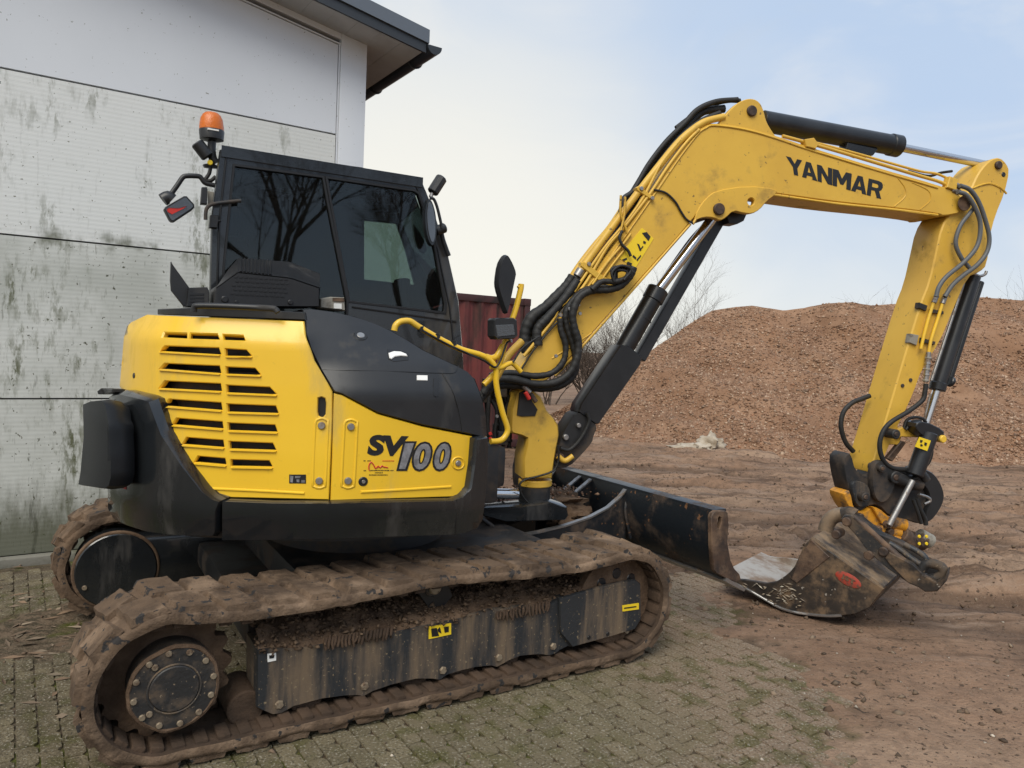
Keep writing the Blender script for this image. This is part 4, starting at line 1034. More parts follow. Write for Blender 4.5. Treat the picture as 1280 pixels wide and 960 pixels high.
def crawler(b0, b1, name='rubber_track'):
    sgn = 1
    n = 190; ring = [(b0, -.022), (b0+.006, -.004), (b0+.03, .002), (b0+.10, .001), ((b0+b1)/2, .0), (b1-.10, .001), (b1-.03, .002), (b1-.006, -.004), (b1, -.022), (b1-.006, -.046), (b1-.05, -.050), ((b0+b1)/2, -.040), (b0+.05, -.050), (b0+.006, -.046)]
    V = []; k = len(ring)
    for i in range(n):
        a, z, q = belt_pt(BP*i/n); out = Vector((math.sin(q), -math.cos(q)))
        for (b, d) in ring:
            P = TF.p(a+out.x*d, b, z+out.y*d); V.append(jitter(P, .010 if d > -.03 else .007, 11))
    Fc = [[i*k+j, i*k+(j+1) % k, ((i+1) % n)*k+(j+1) % k, ((i+1) % n)*k+j] for i in range(n) for j in range(k)]
    t = obj(name, V, Fc, [M_TRK, M_TRI], EX, 60)
    for p in t.data.polygons:
        j = p.index % k
        if j in (9, 10, 11, 12): p.material_index = 1
    # guide horns on the inside
    g = G(); m_ = 76
    for i in range(m_):
        a, z, q = belt_pt(BP*(i+.5)/m_); out = Vector((math.sin(q), -math.cos(q)))
        ax = TF.u*math.cos(q)+ZUP*math.sin(q); ay = TF.n; az = -(TF.u*out.x+ZUP*out.y)
        o = TF.p(a, (b0+b1)/2, z)
        for (c0, c1) in ((-.20, -.085), (.085, .20)):
            g.add(*boxv(o, ax, ay, az, -.026, .026, c0, c1, .03, .062+random.uniform(-.004, .006), .008))
    g.out('guide_horns', M_TRI, t, kind='stuff', smooth=45)
    m_ = 38
    for r, (bc, ph) in enumerate(((b0+.118, 0), (b1-.118, .5))):
        for i in range(m_):
            a, z, q = belt_pt(BP*(i+ph)/m_); out = Vector((math.sin(q), -math.cos(q)))
            ax = TF.u*math.cos(q)+ZUP*math.sin(q); az = TF.u*out.x+ZUP*out.y
            ay = TF.n*(1 if r == 0 else -1); axx = ax*(1 if r == 0 else -1)
            o = bpy.data.objects.new('tread_lug', lug_meshes[(i*3+r) % 4]); COL.objects.link(o); o.parent = t
            o.matrix_basis = Matrix.Translation(TF.p(a, bc, z)-Vector((0, 0, 0))) @ Matrix((axx, ay, az)).transposed().to_4x4() @ Matrix.Diagonal((1, 1, random.uniform(.8, 1.1), 1))
    return t
W = 1.16
crawler(-W, -W+.45); far_track = crawler(W-.45, W); far_track.location = -TF.u*.075
def disc(parent, name, mt, a, z, b0, b1, r, fr=TF, n=28):
    g = G(); g.add(*cyl(fr.p(a, b1, z), fr.p(a, b0, z), r, n)); return g.out(name, mt, parent)
def toothed(parent, name, mt, a, z, b0, b1, r0, r1, n):
    V = []; Fc = []; ring = []
    for i in range(n*6):
        q = 2*math.pi*i/(n*6); k = i % 6; r = (r1, r1, (r0+r1)/2, r0, r0, (r0+r1)/2)[k]; ring.append((a+r*math.cos(q), z+r*math.sin(q)))
    m_ = len(ring)
    for b in (b0, b1): V += [jitter(TF.p(x, b, zz), .006, 20) for x, zz in ring]
    return obj(name, V, [list(range(m_)), [m_+i for i in range(m_)]]+[[i, (i+1) % m_, m_+(i+1) % m_, m_+i] for i in range(m_)], mt, parent, 40)
spk = toothed(EX, 'drive_sprocket', M_MUD, SA, RZ, -.98, -.92, .235, .268, 17)
toothed(EX, 'drive_sprocket', M_MUD, SA, RZ, .92, .98, .235, .268, 17)
ha, hz = TF.az(218.5, 862, -1.125)
hub = disc(EX, 'drive_hub', M_HUB, ha, hz, -1.115, -.9, .166, n=40)
disc(hub, 'hub_cap', M_HUB, ha, hz, -1.123, -1.10, .094, n=36)
g = G(); c_ = [TF.p(ha+.098*math.cos(q), -1.117, hz+.098*math.sin(q)) for q in np.linspace(0, 2*math.pi, 37)]; g.add(*tube(c_, .004, 6, 0)); g.out('cap_seam', M_FRM, hub)
g = G(); c_ = [jitter(TF.p(ha+.165*math.cos(q), -1.108, hz+.165*math.sin(q)), .008, 18) for q in np.linspace(0, 2*math.pi, 49)]; g.add(*tube(c_, .010, 6, 0)); g.out('mud_ring', M_MUD, hub)
M_BOLT = mat('muddy_bolt', (.30, .24, .17), .55, .5, dirt=MUD, damt=.4, dscale=30)
for i in range(12):
    q = 2*math.pi*(i+.3)/12; bolt(TF.p(ha+.147*math.cos(q), -1.116, hz+.147*math.sin(q)), -TF.n, .013, M_BOLT, hub, n=8)
for q in (2.2, 3.9): bolt(TF.p(ha+.122*math.cos(q), -1.116, hz+.122*math.sin(q)), -TF.n, .013, M_BOLT, hub, n=8)
for b0, b1 in ((-1.04, -.84), (.84, 1.04)):
    idl = disc(EX, 'idler_wheel', M_FRM, IA, RZ, b0+.03, b1, .205, n=32)
    g = G(); g.add(*cyl(TF.p(IA, b0, RZ), TF.p(IA, b0+.05, RZ), [(0, .235), (.1, .25), (1, .25)], 36)); g.out('idler_rim', M_MUD, idl)
    disc(idl, 'idler_hub', M_DRK, IA, RZ, b0-.03, b1, .08)
    for i in range(8):
        q = 2*math.pi*i/8; g = G(); g.add(*cyl(TF.p(IA+.15*math.cos(q), b0+.01, RZ+.15*math.sin(q)), TF.p(IA+.15*math.cos(q), b0-.004, RZ+.15*math.sin(q)), .032, 12)); g.out('lightening_hole', M_DCL, idl)
zf = lambda x, y: (x/4.5714+280, y/4.5714+690)
zg = lambda x, y: (x/4.2667+560, y/4.2667+680)
plate = [zf(190, 560), zf(450, 543), zf(700, 500), zf(960, 455), zf(1160, 412), zg(20, 400), zg(250, 345), zg(550, 318), zg(590, 300), zg(830, 225), zg(1000, 190), zg(1030, 215), zg(1033, 400), zg(1000, 455), zg(880, 492), zg(660, 552), zg(640, 548), zg(600, 568), zg(575, 588), zg(540, 598), zg(500, 592), zg(450, 594), zg(390, 600), zg(330, 622), zg(300, 640), zg(262, 660), zg(230, 652), zg(150, 660), zg(80, 676), zg(0, 700),
  zf(1235, 735), zf(1190, 728), zf(1100, 728), zf(960, 762), zf(850, 800), zf(800, 828), zf(760, 822), zf(690, 825), zf(560, 842), zf(400, 885), zf(330, 925), zf(280, 932), zf(215, 905), zf(188, 890)]
FB = -1.06
fo = panel('track_frame', plate, TF.on(FB), M_FRM, EX, depth=.22, bev=1.2, bevh=.010)
for p in [zf(315, 870), zf(803, 765), zf(1250, 675), zg(270, 605), zg(560, 545), zg(950, 460)]:
    bolt(TF.hit(*p, FB), -TF.n, .020, M_BOLT, fo, n=6)
panel('guard_plate', [zg(598, 292), zg(832, 224), zg(1000, 188), zg(1030, 213), zg(1033, 400), zg(1000, 456), zg(880, 493), zg(664, 552), zg(598, 470)], TF.on(FB-.022), M_FRM, fo, depth=.03, bev=1.2, bevh=.008)
for q in [zg(750, 497), zg(850, 478)]: bolt(TF.hit(*q, FB-.02), -TF.n, .012, M_DCL, fo, n=8)
def sticker(q, fr, b, mt, parent, name='sticker', th=.003):
    V, Fc = panel_geo(q, fr.on(b), depth=th, bev=0); return obj(name, V, Fc, mt, parent, 0)
s1 = sticker([(536, 783.5), (564, 779), (564, 793), (536, 799)], TF, FB-.004, M_STY, fo, 'warning_sticker')
for q in ([(539, 786), (546, 785), (549, 795), (540, 796)], [(547, 787), (550, 784), (552, 792), (548, 790)], [(555, 784), (561, 783), (561, 790), (556, 791)]): sticker(q, TF, FB-.006, M_DCL, s1, 'pictogram')
s2 = sticker([zg(930, 328), zg(1018, 315), zg(1018, 348), zg(932, 360)], TF, FB-.026, M_STY, fo, 'warning_sticker')
sticker([zg(940, 340), zg(1005, 331), zg(1005, 337), zg(940, 346)], TF, FB-.028, M_DCL, s2, 'pictogram')
s3 = sticker([zf(247, 583), zf(298, 577), zf(298, 620), zf(250, 630)], TF, FB-.004, M_WHT, fo, 'white_tag'); sticker([zf(258, 592), zf(288, 589), zf(285, 606), zf(260, 610)], TF, FB-.006, M_DCL, s3, 'pictogram')
# mud packed on top of the frame, sloping in under the belt
V = []; Fc = []; nxm, nym = 90, 14
for i in range(nxm):
    x = 322+(752-322)*i/(nxm-1)
    yb = np.interp(x, [322, 378, 450, 490, 534, 565, 618, 689, 715, 754], [813, 809, 796, 790, 781, 775, 762, 755, 745, 733])
    yt = np.interp(x, [322, 411, 543, 700, 754], [766, 754, 732, 716, 712])
    A = TF.hit(x, yb, FB+.004); B_ = TF.hit(x+3, yt, -.80)
    for j in range(nym):
        t = j/(nym-1); P = A.lerp(B_, t); P.z += .025*math.sin(math.pi*t)
        k = .03*min(1, 5*t)*(1 if j else 0)+.004
        P = P+Vector((0, -1, .6))*(noise.fractal(P*9, .8, 2.1, 4)*k*1.1); V.append(P)
for i in range(nxm-1):
    for j in range(nym-1): Fc.append([i*nym+j, (i+1)*nym+j, (i+1)*nym+j+1, i*nym+j+1])
mo = obj('caked_mud', V, Fc, M_MUD, fo, 70, kind='stuff')
cr_ = rng.random(2600); 
mv = np.array([tuple(v) for v in V]); pk = rng.integers(0, len(mv), 2600)
so2 = stones(mv[pk]+rng.normal(size=(2600, 3))*.012, rng.random(2600)**2*.014+.004, 'mud_crumbs', mat('dark_mud_crumbs', MUD, .95, rnd_cols=[(.06, .04, .027), (.12, .08, .052), (.17, .115, .075), (.09, .058, .038)], spec=.15), fo)
so2.matrix_parent_inverse = I4
for (q0, q1, n_) in ((zf(575, 530), zf(955, 462), 20), (zg(262, 388), zg(540, 335), 17)):   # dried fringes hanging off the guards
    g = G()
    for i in range(n_):
        t = (i+random.uniform(-.2, .2))/(n_-1); x = q0[0]+(q1[0]-q0[0])*t; y = q0[1]+(q1[1]-q0[1])*t
        P = TF.hit(x, y, FB-.012); L = random.uniform(.010, .032)
        g.add(*tube([P+Vector((0, .02, .02)), P, P-Vector((random.uniform(-.01, .01), random.uniform(0, .012), L))], lambda t: .009*(1-.35*t), 6, 3))
    g.out('mud_fringe', M_TRI, fo, kind='stuff', smooth=60)
P = TF.hit(543, 735, -1.0); a_, _, z_ = TF.loc(P); rl = disc(EX, 'carrier_roller', M_FRM, a_, z_, -1.0, -.80, .045); disc(rl, 'roller_cap', M_BOLT, a_, z_, -1.02, -.99, .030)
panel('roller_pocket', [(520, 738), (535, 728), (560, 728), (566, 745), (556, 757), (536, 760)], TF.on(-.98), M_DCL, fo, depth=.02, bev=.5)
panel('clamp_tab', [zg(648, 132), zg(716, 118), zg(715, 130), zg(676, 162)], TF.on(-1.10), M_STL, fo, depth=.02, bev=.4)
for i in range(7):
    a_ = SA+.32+i*.26; disc(EX, 'track_roller', M_TRI, a_, .135, -1.03, -.80, .078, n=20)
# far crawler frame and its motor cover, seen from the inside
g = G(); g.add(*boxv(TF.o, TF.u, TF.n, ZUP, -.95, 1.0, .80, 1.06, .14, .46, .03)); g.out('track_frame', M_FRM, EX)
SAF = SA-.075; mc = disc(EX, 'motor_cover', M_GRY, SAF, RZ, .58, .80, .215, n=36)
g = G(); c_ = [TF.p(SAF+.22*math.cos(q), .60, RZ+.22*math.sin(q)) for q in np.linspace(0, 2*math.pi, 41)]; g.add(*tube(c_, .012, 8, 0)); g.out('cover_rim', M_MUD, mc)
g = G(); g.add(*boxv(TF.o, TF.u, TF.n, ZUP, SAF, -.3, .60, .78, RZ-.18, RZ+.18, .03)); g.out('cover_body', M_GRY, mc)
for q in (3.6,): bolt(TF.p(SAF+.18*math.cos(q), .578, RZ+.18*math.sin(q)), -TF.n, .014, M_BOLT, mc)
g = G(); g.add(*boxv(TF.o, TF.u, TF.n, ZUP, -.55, .95, -.62, .62, .26, .60, .05)); g.add(*boxv(TF.o, TF.u, TF.n, ZUP, -.80, -.4, -.80, .62, .30, .46, .04)); g.add(*boxv(TF.o, TF.u, TF.n, ZUP, .3, .9, -.85, .85, .30, .48, .04)); g.out('lower_frame', M_DRK, EX)
g = G(); g.add(*cyl(TF.p(0, 0, .58), TF.p(0, 0, .84), .52, 40)); g.out('swing_bearing', M_DRK, EX)

# ---- dozer blade with its push frame
ZD = lambda x, y: (x/4.5714+680, y/4.5714+560)
bl = [(1.79, .80), (1.775, .72), (1.78, .62), (1.80, .54), (1.835, .46), (1.88, .405), (1.97, .34)]
bl_f = [(a+.035, z) for a, z in bl]
V = []; ring = bl+bl_f[::-1]
for b in (-W+.02, W-.02): V += [TF.p(a+(.09 if False else 0), b, z) for a, z in ring]
n_ = len(ring)
blade = obj('dozer_blade', V, [[i, (i+1) % n_, n_+(i+1) % n_, n_+i] for i in range(n_)]+[list(range(n_))[::-1], [n_+i for i in range(n_)]], M_BLD, EX, 25)
ep = [ZD(*p) for p in [(958, 392), (966, 374), (985, 360), (1040, 360), (1052, 372), (1058, 440), (1050, 540), (1068, 640), (1090, 690), (1120, 722), (1128, 752), (1098, 768), (1040, 745), (985, 716), (970, 695), (960, 560)]]
panel('end_plate', ep, TF.on(-W), M_RST, blade, holes=[[ZD(*p) for p in [(1002, 392), (1014, 398), (1016, 420), (1004, 462), (994, 455), (992, 412)]]], depth=.035, bev=.7, bevh=.006)
g = G(); g.add(*boxv(TF.o, TF.u, TF.n, ZUP, 1.79, 1.90, -W+.03, W-.03, .77, .815, .006)); g.out('top_flange', M_BLD, blade)
g = G(); V_ = [TF.p(a, b, z) for b in (-W-.01, W) for (a, z) in ((1.90, .40), (2.06, .315), (2.05, .30), (1.88, .385))]; g.add(V_, [[0, 1, 2, 3], [7, 6, 5, 4], [0, 4, 5, 1], [1, 5, 6, 2], [2, 6, 7, 3], [3, 7, 4, 0]]); g.out('cutting_edge', M_STL, blade, smooth=0)
g = G(); g.add(*boxv(TF.o, TF.u, TF.n, ZUP, 1.785, 1.86, -W+.03, W-.03, .47, .53, .01)) if False else None
def gusset(b, top, name='gusset', th=.028, z0=.28, a_end=None):
    pts = [(1.80, .80), (1.74, .74), (1.64, .675), (1.50, .625), (1.30, .585), (1.08, .56), (.85, .55), (.7, .55), (.7, z0+.05), (1.5, z0), (1.80, .40)] if top else [(1.80, .80), (1.60, .67), (1.42, .55), (1.42, z0+.05), (1.80, .40)]
    V = [TF.p(a, bb, z) for bb in (b-th/2, b+th/2) for a, z in pts]; n = len(pts)
    gp = obj(name, V, [list(range(n)), [n+i for i in range(n)]]+[[i, (i+1) % n, n+(i+1) % n, n+i] for i in range(n)], M_BLD, blade, 0)
    k = 8 if top else 3
    V = [TF.p(a, bb, z+.004) for bb in (b-th/2-.004, b+th/2+.004) for a, z in pts[:k]]   # bright steel strip: light on the top edge put into the colour
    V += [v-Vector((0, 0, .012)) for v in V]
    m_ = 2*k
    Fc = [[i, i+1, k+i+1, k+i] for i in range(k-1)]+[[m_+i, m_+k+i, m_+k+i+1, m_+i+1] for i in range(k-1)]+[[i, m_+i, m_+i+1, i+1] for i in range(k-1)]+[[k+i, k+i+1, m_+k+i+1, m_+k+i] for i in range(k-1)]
    obj('lit_edge', V, Fc, M_STL, gp, 0)
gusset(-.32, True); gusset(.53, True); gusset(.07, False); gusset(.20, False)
g = G(); g.add(*boxv(TF.o, TF.u, TF.n, ZUP, 1.05, 1.70, -.30, -.02, .24, .34, .02)); g.add(*boxv(TF.o, TF.u, TF.n, ZUP, .7, 1.3, -.34, .55, .28, .42, .03)); g.out('push_frame', M_BLD, blade)
g = G(); g.add(*cyl(TF.p(.75, .13, .50), TF.p(1.45, .13, .62), .065, 24)); g.out('blade_cylinder', M_RST, blade)
g = G(); g.add(*cyl(TF.p(1.40, .13, .615), TF.p(1.74, .13, .665), .035, 18)); g.out('blade_rod', M_CHR, blade)
# earth lying in the corner of the push frame
p0 = TF.p(1.35, .13, .66); g = G(); g.add(*blob(p0, .34, .14, .07, 3, 30, 14)); g.add(*blob(TF.p(1.55, -.05, .56), .16, .14, .08, 6)); g.out('loose_earth', M_MUD, blade, kind='stuff', smooth=70)
ne = 700; pp = np.array([tuple(p0+TF.u*random.gauss(0, .17)+TF.n*random.gauss(0, .09)+ZUP*random.uniform(.02, .08)) for _ in range(ne)])
so3 = stones(pp, rng.random(ne)**2*.016+.006, 'gravel_crumbs', M_STN, blade)
bd = [(.018, .017)]
strip_b = tube([TF.p(1.83, -.34, .79), TF.p(1.775, -.35, .66), TF.p(1.82, -.37, .46)], .012, 6, 4); obj('weld_rib', *strip_b, M_BLD, blade)

# ---- front of the upper frame, swing post and boom foot
g = G(); g.add(*boxv(UF.o, UF.u, UF.n, ZUP, .10, .62, -.62, .30, .84, 1.18, .03)); g.add(*boxv(UF.o, UF.u, UF.n, ZUP, .55, .84, -.30, .10, .86, 1.12, .04)); g.add(*boxv(UF.o, UF.u, UF.n, ZUP, .2, .36, -.75, -.1, 1.15, 1.36, .03)); g.out('swing_frame', M_DRK, EX)
SB = UF.on(-.46)
def px_tube(name, pts, r, fr, b, mt, parent=EX, n=10, sm=5, **k):
    """pts: (px, py) or (px, py, b)"""
    P = [fr.hit(p[0], p[1], p[2] if len(p) > 2 else b) for p in pts]; g = G(); g.add(*tube(P, r, n, sm)); return g.out(name, mt, parent, smooth=60, **k)
def px_cyl(name, a, b_, r, fr, b, mt, parent=EX, n=24):
    g = G(); g.add(*cyl(fr.hit(*a, b), fr.hit(*b_, b), r, n)); return g.out(name, mt, parent)
zs3 = lambda x, y: (x/4.8+590, y/4.8+440)
br = panel('swing_bracket', [zs3(*p) for p in [(236, 345), (262, 250), (300, 200), (330, 190), (372, 225), (420, 268), (450, 350), (490, 395), (520, 442), (525, 500), (512, 570), (498, 650), (482, 762), (310, 762), (308, 640), (328, 560), (330, 520), (300, 505), (242, 490), (232, 470)]], BM.on(-.13), M_YELB, EX, depth=.27, bev=2., bevh=.018)
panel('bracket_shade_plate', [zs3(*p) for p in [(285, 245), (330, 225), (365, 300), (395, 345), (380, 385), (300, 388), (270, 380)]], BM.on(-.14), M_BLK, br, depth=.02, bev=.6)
gr_ = px_cyl('bracket_foot', zs3(378, 775), zs3(370, 925), .105, BM, -.02, M_DRK, br)
px_cyl('foot_collar', zs3(379, 760), zs3(378, 800), .112, BM, -.02, M_YELB, br)
px_tube('grease_hose', [zs3(*p) for p in [(515, 560), (520, 640), (490, 710), (400, 745), (320, 765), (285, 800), (300, 860), (350, 915), (400, 925)]], .007, BM, -.15, M_RUB, br, 6)
px_cyl('swing_rod', zs3(60, 848), zs3(282, 852), .034, BM, -.06, M_CHR)
px_cyl('swing_cylinder', zs3(-80, 846), zs3(75, 848), .052, BM, -.06, M_DRK)
panel('swing_shield', [zs3(*p) for p in [(60, 935), (300, 925), (470, 905), (570, 930), (580, 985), (560, 1010), (200, 1020), (70, 985)]], BM.on(-.22), M_GRY, EX, depth=.35, bev=1.2, bevh=.01)
px_tube('frame_strut', [zs3(60, 1000), zs3(120, 1045), zs3(150, 1085)], .014, BM, -.24, M_DRK)
# valves and fittings in the shade behind the cowl
rd = random.Random(5)
for i in range(16):
    x = rd.uniform(70, 225); y = rd.uniform(190, 560); P = BM.hit(*zs3(x, y), rd.uniform(.0, .12)); s_ = rd.uniform(.02, .045)
    g = G(); g.add(*boxv(P, BM.u, BM.n, ZUP, -s_, s_, -s_, s_, -s_*.8, s_*.8, .006)); g.out('valve_block', M_DRK, EX)
for i in range(9):
    x = rd.uniform(70, 210); P = [zs3(x+rd.uniform(-30, 30), y_+rd.uniform(-20, 20)) for y_ in (170, 260, 360, 470, 560)]
    px_tube('valve_hose', P, .014, BM, rd.uniform(-.04, .06), M_RUB)
for (x, y) in ((150, 385), (110, 490), (112, 520)): P = BM.hit(*zs3(x, y), -.05); bolt(P, -BM.n, .012, M_STL if x == 150 else M_RED, EX)

# ---- boom
BW = .165
bp = [(636, 480), (640, 470), (646, 463), (697, 400), (760, 318), (817, 237), (845, 195), (868, 166), (879, 157), (892, 153), (930, 158), (970, 169), (1014, 184), (1100, 210), (1174, 231), (1197, 240), (1207, 252), (1203, 266), (1179, 270.5), (1174, 267.5), (1126, 261), (1040, 252), (970, 242), (935, 237), (912, 237), (896, 243), (880, 254), (864, 278), (790, 361), (725, 434), (690, 472), (664, 486), (646, 488)]
bp_s = chaikin(bp, 1, True)
boom = panel('boom', bp_s, BM.on(-BW), M_YELB, EX, depth=2*BW, bev=1.4, bevh=.010)
def bead(pts, off=.0, r=.008, parent=boom, mt=M_YELB, name='weld_seam'): return px_tube(name, pts, r, BM, -BW-off, mt, parent, 6, 4)
bead([(866, 280), (881, 256), (897, 245), (913, 239.5), (935, 239.5), (970, 244), (1040, 254), (1126, 263), (1172, 269)], -.002, .010)
bead([(702, 402), (763, 321), (820, 240), (848, 199), (872, 168), (882, 160.5), (893, 157), (930, 162), (970, 173), (1014, 188), (1100, 214), (1172, 235)], .0, .008)
bead([(863, 280), (790, 363), (726, 435), (694, 470)], -.003, .010)
bead([(690, 448), (722, 428), (740, 416)], .0, .005)
bead([(1122, 222), (1131, 235), (1131, 246), (1118, 258)], .0, .004); bead([(1140, 228), (1160, 238), (1163, 250), (1150, 262)], .0, .004)
for off in (-BW+.006, BW-.056):
    panel('cylinder_ear', chaikin([(893, 166), (900, 152), (916, 133), (928, 125), (940, 122.5), (950, 127), (955, 138), (958, 152), (968, 168), (975, 176), (930, 172)], 2, True), BM.on(off), M_YELB, boom, depth=.05, bev=1, bevh=.006)
    ear = panel('lift_ear', chaikin([(872, 262), (868, 276), (880, 271), (893, 272), (900, 276), (907, 272.5), (917, 263), (928, 266), (940, 267.5), (950, 262), (959, 251), (970, 243), (972, 236), (935, 232), (895, 238), (882, 248)], 1, True), BM.on(off-.014), M_YELB, boom, depth=.05, bev=.8, bevh=.006, holes=[circle2(939, 252, 4.2, 4.8, 14)])
px_cyl('pin', (899, 262), (899, 262.01), .1, BM, 0, M_STL) if False else None
def pin(px, py, r, b0, b1, mt, parent, name='pin', fr=BM, n=20):
    P0, nn = fr.hit(px, py, b0), fr.n; g = G(); g.add(*cyl(P0, P0+nn*(b1-b0), r, n)); return g.out(name, mt, parent)
pin(900, 261, .040, -BW-.03, BW+.03, M_RST, boom); pin(941, 138, .036, -BW-.012, BW+.012, M_RST, boom)
pin(1206, 253, .040, -BW-.02, BW+.02, M_DRK, boom); pin(655, 477, .05, -BW-.03, BW+.03, M_DRK, boom)
panel('bump_stop', [(908, 268), (922, 262), (934, 267), (930, 276), (922, 280), (911, 279)], BM.on(-.06), M_DCL, boom, depth=.12, bev=.6)
zC = lambda x, y: (x/3.7647+940, y/3.7647+100)
LET = {'Y': [[(0, 1), (.30, 1), (.50, .66), (.70, 1), (1, 1), (.64, .44), (.64, 0), (.36, 0), (.36, .44)]],
  'A': [[(0, 0), (.35, 1), (.65, 1), (1, 0), (.72, 0), (.665, .18), (.335, .18), (.28, 0)], [(.40, .38), (.60, .38), (.50, .72)]],
  'N': [[(0, 0), (0, 1), (.30, 1), (.72, .42), (.72, 1), (1, 1), (1, 0), (.70, 0), (.28, .58), (.28, 0)]],
  'M': [[(0, 0), (0, 1), (.30, 1), (.50, .55), (.70, 1), (1, 1), (1, 0), (.76, 0), (.76, .60), (.58, .2), (.42, .2), (.24, .60), (.24, 0)]],
  'R': [[(0, 0), (0, 1), (.68, 1), (.86, .95), (.95, .84), (.97, .68), (.92, .52), (.78, .42), (1, 0), (.70, 0), (.50, .37), (.27, .37), (.27, 0)], [(.27, .56), (.58, .56), (.67, .60), (.69, .68), (.66, .76), (.57, .80), (.27, .80)]]}
def block_word(word, quad, fr_map, mt, parent, gap=.12, wid=None):
    wid = wid or {}; tot = sum(wid.get(c, 1) for c in word)+gap*(len(word)-1)-.13*word.count('Y'); x = 0
    (x0, y0), (x1, y1), (x2, y2), (x3, y3) = quad
    def q(u, v): return ((x0*(1-u)+x1*u)*v+(x3*(1-u)+x2*u)*(1-v), (y0*(1-u)+y1*u)*v+(y3*(1-u)+y2*u)*(1-v))
    for c in word:
        w_ = wid.get(c, 1); P = [[q((x+a*w_)/tot, b) for a, b in loop] for loop in LET[c]]
        V, Fc = panel_geo(P[0], fr_map, holes=P[1:], depth=.003, bev=0); obj('letter', V, Fc, mt, parent, 0); x += w_+gap-(.13 if c == 'Y' else 0)
block_word('YANMAR', [zC(160, 358), zC(622, 482), zC(608, 560), zC(172, 438)], BM.on(-BW-.002), M_DCL, boom, .03, {'M': 1.18, 'N': .95, 'R': .95})
# safety picture sticker on the lower boom
zA = lambda x, y: (x/5.65+700, y/5.647+230)
st = sticker([zA(580, 310), zA(662, 385), zA(535, 590), zA(408, 520)], BM, -BW-.003, M_STY, boom, 'safety_sticker')
for q in ([(580, 345), (612, 338), (640, 370), (626, 402), (600, 372)], [(590, 400), (608, 408), (603, 424), (588, 416)], [(545, 420), (560, 426), (575, 470), (562, 466)], [(560, 466), (585, 436), (590, 442), (566, 474)], [(478, 546), (510, 560), (502, 580), (470, 566)], [(520, 500), (540, 520), (534, 532), (512, 512)], [(540, 535), (570, 500), (574, 508), (546, 545)], [(440, 532), (470, 520), (476, 530), (450, 545)]):
    sticker([zA(*p) for p in q], BM, -BW-.006, M_DCL, st, 'pictogram')
# pipes along the boom
px_tube('boom_pipe', [zA(150, 605), zA(350, 330), zA(550, 62), (832, 197), (850, 176), (866, 162), (882, 152), (905, 146)], .024, BM, -BW+.012, M_YELB, boom)
px_tube('boom_pipe', [zA(122, 650), zA(150, 605)], .029, BM, -BW+.012, M_STL, boom, sm=0)
px_tube('boom_pipe', [(655, 445), (690, 402), zA(0, 870), zA(160, 730), zA(330, 450), zA(420, 345), zA(520, 220), zA(640, 62), (835, 208), (858, 178), (874, 162)], .011, BM, -BW-.004, M_YELB, boom)
px_tube('boom_pipe', [zA(100, 760), zA(215, 590), zA(330, 430), zA(480, 250), zA(600, 75), (826, 205), (850, 175)], .010, BM, -BW-.004, M_YELB, boom)
px_tube('boom_pipe', [zA(230, 710), zA(330, 560), zA(440, 430), zA(500, 352)], .008, BM, -BW-.012, M_YELB, boom)
px_tube('boom_pipe', [zA(265, 720), zA(370, 570), zA(470, 445)], .007, BM, -BW-.012, M_YELB, boom)
px_tube('boom_pipe', [(978, 170), (1000, 176), (1040, 187), (1100, 205), (1150, 220), (1174, 227), (1190, 235), (1200, 239)], .012, BM, -BW+.01, M_YELB, boom)
px_tube('boom_pipe', [(1010, 176), (1060, 189), (1110, 203), (1150, 214), (1170, 217), (1187, 224)], .009, BM, -BW+.035, M_YELB, boom)
for q in ([zA(150, 552), zA(172, 548), zA(340, 672), zA(330, 705), zA(300, 700), zA(148, 580)], [zA(538, 25), zA(560, 10), zA(665, 92), zA(650, 112), zA(545, 45)], [(1006, 174), (1018, 172), (1024, 180), (1020, 186), (1008, 183)], [(1188, 220), (1198, 224), (1196, 238), (1184, 234)]):
    panel('pipe_clamp', q, BM.on(-BW-.018), M_YELB, boom, depth=.06, bev=.7, bevh=.005)
for q in (zA(205, 565), zA(320, 690), zA(575, 32), zA(652, 100)): bolt(BM.hit(*q, -BW-.02), -BM.n, .014, M_STL, boom)
px_tube('pipe_brace', [zA(430, 80), zA(428, 200), zA(470, 330)], .008, BM, -BW-.02, M_YELB, boom, 6)
px_tube('pipe_brace', [zA(460, 90), zA(455, 210), zA(430, 330)], .008, BM, -BW-.022, M_YELB, boom, 6)
# hoses
def HZ(name, pts, r, b, mt=M_RUB, par=boom):
    pts = list(pts); f = r if callable(r) else (lambda t: r)
    rib = .035 if name in ('hose_sleeve', 'slack_hose') else .0
    return px_tube(name, pts, (lambda t: f(t)*(1+rib*math.sin(t*len(pts)*14)+.05*math.sin(t*len(pts)*3.3))) if rib else r, BM, b, mt, par, 10, 14 if rib else 6)
HZ('boom_hose', [(655, 425), (688, 385), (716, 353), (739, 325), (762, 293), (776, 269), (792, 241), (812, 209), (832, 183), (858, 159), (878, 140), (905, 136)], .028, -.02)
HZ('boom_hose', [(660, 432), (698, 386), (724, 354), (749, 320), (772, 287), (789, 260), (804, 234), (826, 202), (850, 173), (876, 152), (900, 141.5)], .020, -.10)
HZ('boom_hose', [(776, 264), (780, 248), (792, 238), (810, 207), (832, 178), (854, 156), (872, 137), (895, 127), (922, 124.5)], .018, -.06)
HZ('boom_hose', [(845, 160), (868, 143), (890, 131), (910, 126), (925, 126)], .016, .0)
HZ('hose_sleeve', [(660, 440), (656, 420), (664, 398), (684, 382), (704, 362), (716, 346)], lambda t: .042-.010*t, -.10)
HZ('hose_sleeve', [(672, 432), (672, 412), (684, 398), (705, 374), (722, 350)], lambda t: .033-.006*t, -.16)
